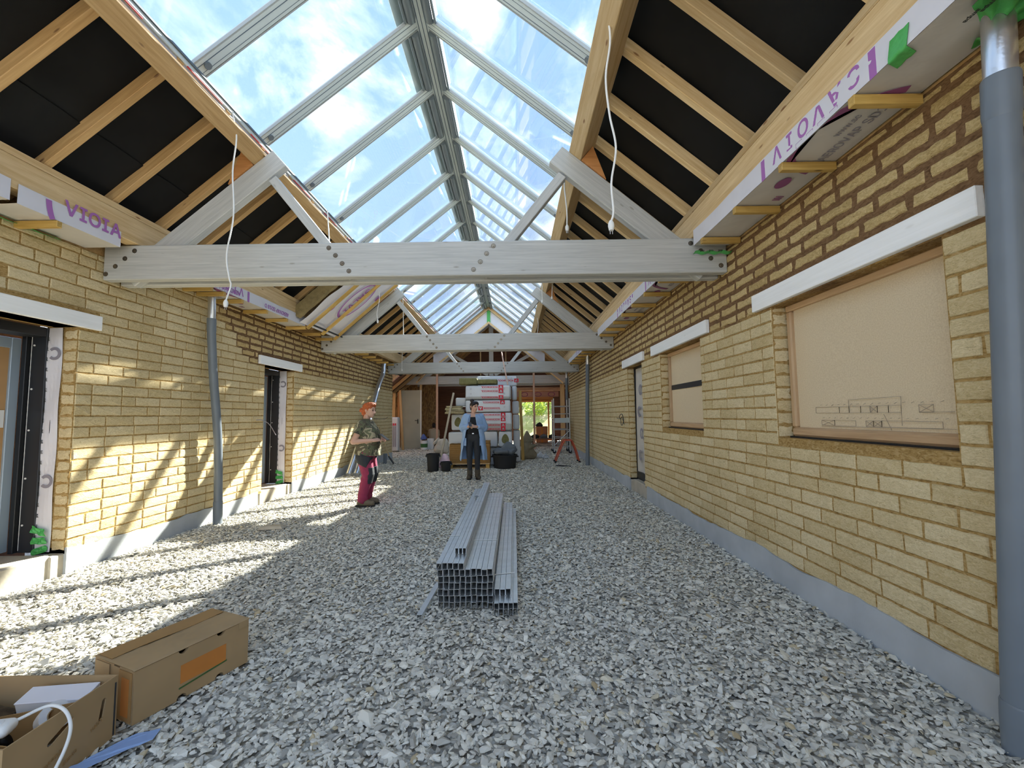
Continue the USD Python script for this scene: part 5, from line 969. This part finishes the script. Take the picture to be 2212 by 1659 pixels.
def hand(w, d, up, s, curl=.8):
    """palm and five fingers: w wrist, d pointing direction, up back-of-hand normal, s thumb side (+-1 across)"""
    w, d, up = map(np.asarray, (w, d, up)); d = d / np.linalg.norm(d); up = up - d * (up @ d); up = up / np.linalg.norm(up); a = np.cross(up, d) * s
    P = lambda f, q, n=0.: w + d * f + a * q + up * n; S = lambda p, r: (*p, r)
    ms = [hull(S(P(0, -.016), .022), S(P(0, .016), .022), S(P(.075, -.03), .014), S(P(.078, .03), .014))]
    for q, L in ((.031, .068), (.010, .078), (-.011, .073), (-.031, .056)):
        k0 = P(.078, q, .002); k1 = k0 + d * L * .48 * math.cos(curl * .5) - up * L * .48 * math.sin(curl * .5); k2 = k1 + d * L * .32 * math.cos(curl * 1.4) - up * L * .32 * math.sin(curl * 1.4); k3 = k2 + d * L * .24 * math.cos(curl * 2) - up * L * .24 * math.sin(curl * 2)
        ms += [hull(S(k0, .0098), S(k1, .0088)), hull(S(k1, .0088), S(k2, .0080)), hull(S(k2, .0080), S(k3, .0070))]
    t0, t1 = P(.02, .026), P(.055, .052, -.012); t2 = t1 + d * .03 - a * .004 - up * .012
    return ms + [hull(S(t0, .015), S(t1, .0115)), hull(S(t1, .0115), S(t2, .0090))]
def J(*p): return hull(*p)
def cloth(ms, ln=.022, amp=.006, sc_=14., seed=0, it=6): return bumpy(soft(union(ms), ln, it), amp, sc_, seed)

# woman in camouflage, side on, looking to the right
A = T(-2.37, 7.05, .005)
w = thing('person', 'person with red hair in camouflage shirt and magenta trousers holding a dark tablet', 'person', at=A)
hm = headset((.005, 0, 1.515), -.25, .10, 1.02)
ms = head_bones(hm, (-.045, 0, 1.36)) + [J((-.045, 0, 1.36, .055), (-.03, 0, 1.22, .09)), J((-.03, .11, 1.26, .09), (-.03, -.11, 1.26, .09), (0, .09, .95, .12), (0, -.09, .95, .12)), J((0, .09, .95, .12), (0, -.09, .95, .12), (-.03, .09, .82, .11), (-.03, -.09, .82, .11))]
for s in (1, -1):
    ms += [J((-.04, s * .20, 1.28, .055), (-.15, s * .27, 1.03, .046)), J((-.15, s * .27, 1.03, .047), (.125, s * .185, 1.04, .029)), J((-.03, s * .10, .82, .09), (.03, s * .105, .47, .062)), J((.03, s * .105, .47, .060), (-.05, s * .105, .10, .038)), J((-.05, s * .105, .09, .038), (-.07, s * .105, .05, .032), (.06, s * .105, .035, .024))]
    ms += hand((.135, s * .182, 1.042), (.80, -s * .58, .10), (0, s * .55, .85), -s, .75)
body = union(ms); t = tm(body.refine_to_length(.016)); trimesh.smoothing.filter_taubin(t, iterations=4)
obj('body', t, M['skin'], w, smooth=True); face_parts(hm, w)
obj('hair', bumpy(soft(union([hull(HP(hm, -.035, 0, .045, .083), HP(hm, .02, .02, .075, .066), HP(hm, .02, -.02, .075, .066), HP(hm, -.055, 0, -.03, .06)), *[sph(HP(hm, .035 + .03 * math.cos(q * 2.4), .045 * math.sin(q * 1.7), .105 + .012 * math.sin(q * 3.1), .03), .034) for q in range(7)], sph(HP(hm, -.135, 0, .0, 0), .040), sph(HP(hm, -.085, .0, -.05, 0), .045), sph(HP(hm, -.07, .0, -.09, 0), .035)]), .010, 2), .014, 38.), M['hair_red'], w, smooth=True)
sh_ = [J((-.05, .15, 1.28, .10), (-.05, -.15, 1.28, .10), (.045, .08, 1.15, .115), (.045, -.08, 1.15, .115), (-.045, .10, 1.08, .125), (-.045, -.10, 1.08, .125)), J((.045, .08, 1.15, .115), (.045, -.08, 1.15, .115), (-.045, .09, 1.0, .13), (-.045, -.09, 1.0, .13), (.055, .075, .84, .125), (.055, -.075, .84, .125), (-.055, .09, .80, .13), (-.055, -.09, .80, .13)), J((-.045, 0, 1.33, .075), (-.045, .1, 1.28, .09), (-.045, -.1, 1.28, .09))]
sh_ = [union(sh_).trim_by_plane([.12, 0., 1.], .80)]
for s in (1, -1): sh_.append(J((-.045, s * .18, 1.285, .088), (-.13, s * .255, 1.09, .088)).trim_by_plane([.30, s * -.25, 1.], .985))
shirt = soft(union(sh_), .018, 5); v = np.array(shirt.vertices); n_ = np.array(shirt.vertex_normals); f_ = np.sin(v[:, 2] * 38 + 3 * np.sin(v[:, 1] * 9) + v[:, 0] * 14); shirt.vertices = v + n_ * (.006 * f_ * np.clip((1.2 - v[:, 2]) * 4, 0, 1))[:, None]
obj('shirt', bumpy(shirt, .010, 10., 2), M['camo'], w, smooth=True)
tr_ = [J((-.03, .07, .88, .142), (-.03, -.07, .88, .142), (-.035, .09, .78, .132), (-.035, -.09, .78, .132))]
for s in (1, -1): tr_ += [J((-.035, s * .095, .79, .126), (.03, s * .105, .50, .095)), J((.03, s * .105, .50, .095), (-.045, s * .105, .16, .078)), J((-.045, s * .105, .17, .080), (-.05, s * .105, .10, .076))]
tu = union(tr_); tm_ = soft(tu, .016, 5); v = np.array(tm_.vertices); n_ = np.array(tm_.vertex_normals)
tm_.vertices = v + n_ * (.006 * np.sin(v[:, 2] * 55 + 4 * np.sin(v[:, 0] * 16)) * (np.clip(1 - np.abs(v[:, 2] - .48) / .12, 0, 1) + np.clip((.26 - v[:, 2]) * 8, 0, 1)))[:, None]
obj('trousers', bumpy(tm_, .006, 12., 5), M['magenta'], w, smooth=True)
def swell(man, d): return union([man.translate([d * a, d * b, d * c]) for a in (-1, 1) for b in (-1, 1) for c in (0,)] + [man])
tg = swell(tu, .007)
kp = union([tg ^ m3.Manifold.cube([.14, .17, .25]).translate([.055, s * .105 - .085, .36]) for s in (1, -1)]); obj('knee_patch', soft(kp, .02, 1), M['jeans'], w, smooth=30)
hp_ = tg ^ union([m3.Manifold.cube([.30, .20, .17]).rotate([0, 25, 0]).translate([-.24, s * .16 - .10, .74]) for s in (1, -1)]); obj('hip_pocket', soft(hp_, .02, 1), M['jeans'], w, smooth=30)
for s in (1, -1):
    b = union([J((-.09, s * .105, .055, .052), (.10, s * .11, .045, .046), (.03, s * .108, .055, .05)), J((-.06, s * .105, .06, .06), (-.055, s * .105, .14, .062))]).trim_by_plane([0., 0., 1.], .0)
    obj('boot', soft(b, .015, 3), M['boot'], w, smooth=True); obj('sole', prism(Polygon([(-.145, s * .105 - .05), (.10, s * .11 - .052), (.152, s * .112), (.10, s * .11 + .052), (-.145, s * .105 + .05)]).buffer(.004), .02), M['rubber'], w)
tb = thing('tablet', 'dark tablet in the hands of the person in camouflage', 'tablet', at=A @ T(.255, -.0, 1.085, 0, .65))
obj('case', bx(-.085, .085, -.07, .07, -.006, .004, .003), M['kraft_in'] if False else flat('tablet_case', C('#5b4a45'), .5), tb); obj('screen', bx(-.078, .078, -.063, .063, .004, .0055), M['gloss_black'], tb)

# woman in the blue coat, facing the camera, looking to the right
A2 = T(-.92, 9.8, .005, -math.pi / 2)
w = thing('person', 'person with dark bun in a long light blue coat, hands joined at waist', 'person', at=A2)
hm = headset((.02, .02, 1.615), .75, .12, 1.0)
ms = head_bones(hm, (.0, 0, 1.47)) + [J((0, 0, 1.47, .048), (-.01, 0, 1.34, .08)), J((0, .12, 1.40, .07), (0, -.12, 1.40, .07), (.02, .08, 1.22, .095), (.02, -.08, 1.22, .095)), J((.02, .08, 1.22, .09), (.02, -.08, 1.22, .09), (.01, .07, 1.08, .085), (.01, -.07, 1.08, .085)), J((.01, .07, 1.08, .085), (.01, -.07, 1.08, .085), (0, .08, .93, .10), (0, -.08, .93, .10))]
for s in (1, -1):
    ms += [J((0, s * .18, 1.40, .05), (-.02, s * .245, 1.15, .042)), J((-.02, s * .245, 1.15, .040), (.20, s * .085, 1.17, .026)), J((0, s * .085, .92, .085), (.025, s * .085, .51, .056)), J((.025, s * .085, .51, .055), (-.01, s * .085, .10, .036)), J((-.01, s * .085, .09, .034), (.08, s * .095, .035, .018))]
    ms += hand((.20, s * .085, 1.172 + .02 * (s < 0)), (.55, -s * .85, .1), (.55, s * .3, .75), -s, .9)
t = tm(union(ms).refine_to_length(.016)); trimesh.smoothing.filter_taubin(t, iterations=4)
obj('body', t, M['skin'], w, smooth=True); face_parts(hm, w)
obj('hair', bumpy(soft(union([hull(HP(hm, -.035, 0, .045, .080), HP(hm, .022, .03, .07, .062), HP(hm, .022, -.03, .07, .062), HP(hm, -.05, 0, -.04, .062)), sph(HP(hm, -.05, -.03, .135, 0), .048), sph(HP(hm, -.07, -.01, .125, 0), .04)]), .012, 3), .008, 30.), M['hair_dark'], w, smooth=True)
obj('top', cloth([J((.012, .085, 1.33, .085), (.012, -.085, 1.33, .085), (.026, .08, 1.20, .102), (.026, -.08, 1.20, .102), (.018, .075, 1.04, .098), (.018, -.075, 1.04, .098))], .02, .004, 14., 3), M['shirt_black'], w, smooth=True)
jn = [J((.005, .075, 1.02, .10), (.005, -.075, 1.02, .10), (0, .085, .90, .106), (0, -.085, .90, .106))]
for s in (1, -1): jn += [J((0, s * .085, .91, .10), (.025, s * .087, .52, .068)), J((.025, s * .087, .52, .068), (-.01, s * .087, .14, .050))]
obj('jeans', cloth(jn, .02, .005, 14., 4), M['jeans'], w, smooth=True); obj('belt_buckle', bx(.108, .116, -.022, .022, 1.005, 1.03, .003), M['zinc'], w)
zs = [1.445, 1.36, 1.20, 1.05, .80, .42]; ay = [.155, .218, .222, .232, .262, .295]; ax = [.085, .135, .155, .165, .185, .20]; op = [.35, .42, .52, .66, .80, .92]
def coat(u, v):
    z = 1.445 + (.42 - 1.445) * v; a, b = np.interp(-z, [-q for q in zs], ay), np.interp(-z, [-q for q in zs], ax); o = np.interp(-z, [-q for q in zs], op)
    th = (o + (2 * np.pi - 2 * o) * u) - .12 * v; fold = 1 + .05 * v * np.sin(th * 7 + 2 * v) + .02 * np.sin(v * 23 + 3 * np.sin(th * 4)) ; fl_ = (.42 + .02 * np.sin(th * 3)); z = z + 0 * u
    return (b * np.cos(th)) * fold + .0, (a * np.sin(th)) * fold, z + .012 * np.sin(th * 2) * v
obj('coat', sheet(coat, 60, 30, .012), M['denim'], w, smooth=True)
for s in (1, -1):
    obj('coat_sleeve', cloth([J((-.01, s * .165, 1.395, .078), (-.03, s * .25, 1.17, .083), (-.01, s * .24, 1.12, .078)), J((-.02, s * .245, 1.15, .078), (.135, s * .135, 1.165, .056))], .018, .010, 12., 8 + s), M['denim'], w, smooth=True)
    obj('coat_pocket', sheet(lambda u, v, s=s: (.150 + .02 * v - .075 * u, s * (.15 + .075 * u), .92 - .17 * v), 4, 4, .006), M['denim'], w)
    obj('lapel', sheet(lambda u, v, s=s: (.09 + .045 * v + .012 * u, s * (.05 + .035 * u + .045 * v), 1.43 - .28 * v), 4, 8, .006), M['denim'], w)
    b = union([J((-.055, s * .087, .055, .052), (.12, s * .10 + (.03 if s > 0 else 0), .045, .047), (.05, s * .095 + (.015 if s > 0 else 0), .06, .052)), J((-.02, s * .087, .06, .060), (-.012, s * .087, .20, .062))]).trim_by_plane([0., 0., 1.], .0)
    obj('boot', soft(b, .015, 3), M['boot_dark'], w, smooth=True); obj('sole', prism(Polygon([(-.10, s * .087 - .045), (.11, s * .10 - .045), (.162, s * .102), (.11, s * .10 + .045), (-.10, s * .087 + .045)]).buffer(.004), .02), M['rubber'], w)
ph = thing('phone', 'small dark phone between the hands of the person in the blue coat', 'phone', at=A2 @ T(.285, -.045, 1.225, .3, .9)); obj('case', bx(-.06, .06, -.032, .032, -.005, .004, .003), flat('phone_case', C('#4b2f2a'), .4), ph); obj('screen', bx(-.055, .055, -.028, .028, .004, .0052), M['gloss_black'], ph)

# person crouching far back, seen from behind
A3 = T(-3.72, 20.1, .0, 1.9)
w = thing('person', 'person with dark hair crouching far back in a beige top', 'person', at=A3)
hm = headset((.10, 0, .98), 0, -.2)
ms = head_bones(hm, (.05, 0, .84)) + [J((.05, 0, .84, .05), (.03, 0, .74, .08)), J((.03, .13, .74, .085), (.03, -.13, .74, .085), (-.08, .10, .40, .12), (-.08, -.10, .40, .12))]
for s in (1, -1):
    ms += [J((.03, s * .19, .74, .05), (.16, s * .24, .52, .042)), J((.16, s * .24, .52, .04), (.34, s * .12, .50, .027)), J((-.06, s * .10, .36, .10), (.30, s * .14, .44, .065)), J((.30, s * .14, .44, .06), (.10, s * .13, .10, .042)), J((.08, s * .13, .06, .045), (.26, s * .15, .035, .032))] + hand((.35, s * .11, .50), (1, -.2 * s, -.1), (0, s * .4, 1), -s)
t = tm(union(ms).refine_to_length(.02)); trimesh.smoothing.filter_taubin(t, iterations=4); obj('body', t, M['skin'], w, smooth=True); face_parts(hm, w)
obj('hair', bumpy(soft(hull(HP(hm, -.035, 0, .04, .085), HP(hm, .02, 0, .07, .068), HP(hm, -.05, 0, -.06, .065)), .015, 3), .008, 30.), M['hair_dark'], w, smooth=True)
obj('top', cloth([J((.03, .14, .745, .10), (.03, -.14, .745, .10), (-.08, .10, .40, .14), (-.08, -.10, .40, .14))] + [J((.03, s * .19, .74, .07), (.15, s * .24, .54, .06)) for s in (1, -1)], .025, .008, 10.), flat('beige_top', C('#b8a78c'), .85), w, smooth=True)
obj('trousers', cloth([J((-.07, .10, .36, .125), (-.07, -.10, .36, .125))] + [m for s in (1, -1) for m in (J((-.06, s * .10, .36, .115), (.30, s * .14, .44, .08)), J((.30, s * .14, .44, .075), (.10, s * .13, .13, .055)))], .025, .006, 10.), M['jeans'], w, smooth=True)
for s in (1, -1): obj('boot', soft(union([J((.04, s * .13, .05, .05), (.27, s * .15, .04, .042)), J((.08, s * .13, .07, .055), (.09, s * .13, .14, .055))]).trim_by_plane([0., 0., 1.], 0.), .02, 3), M['boot_dark'], w, smooth=True)
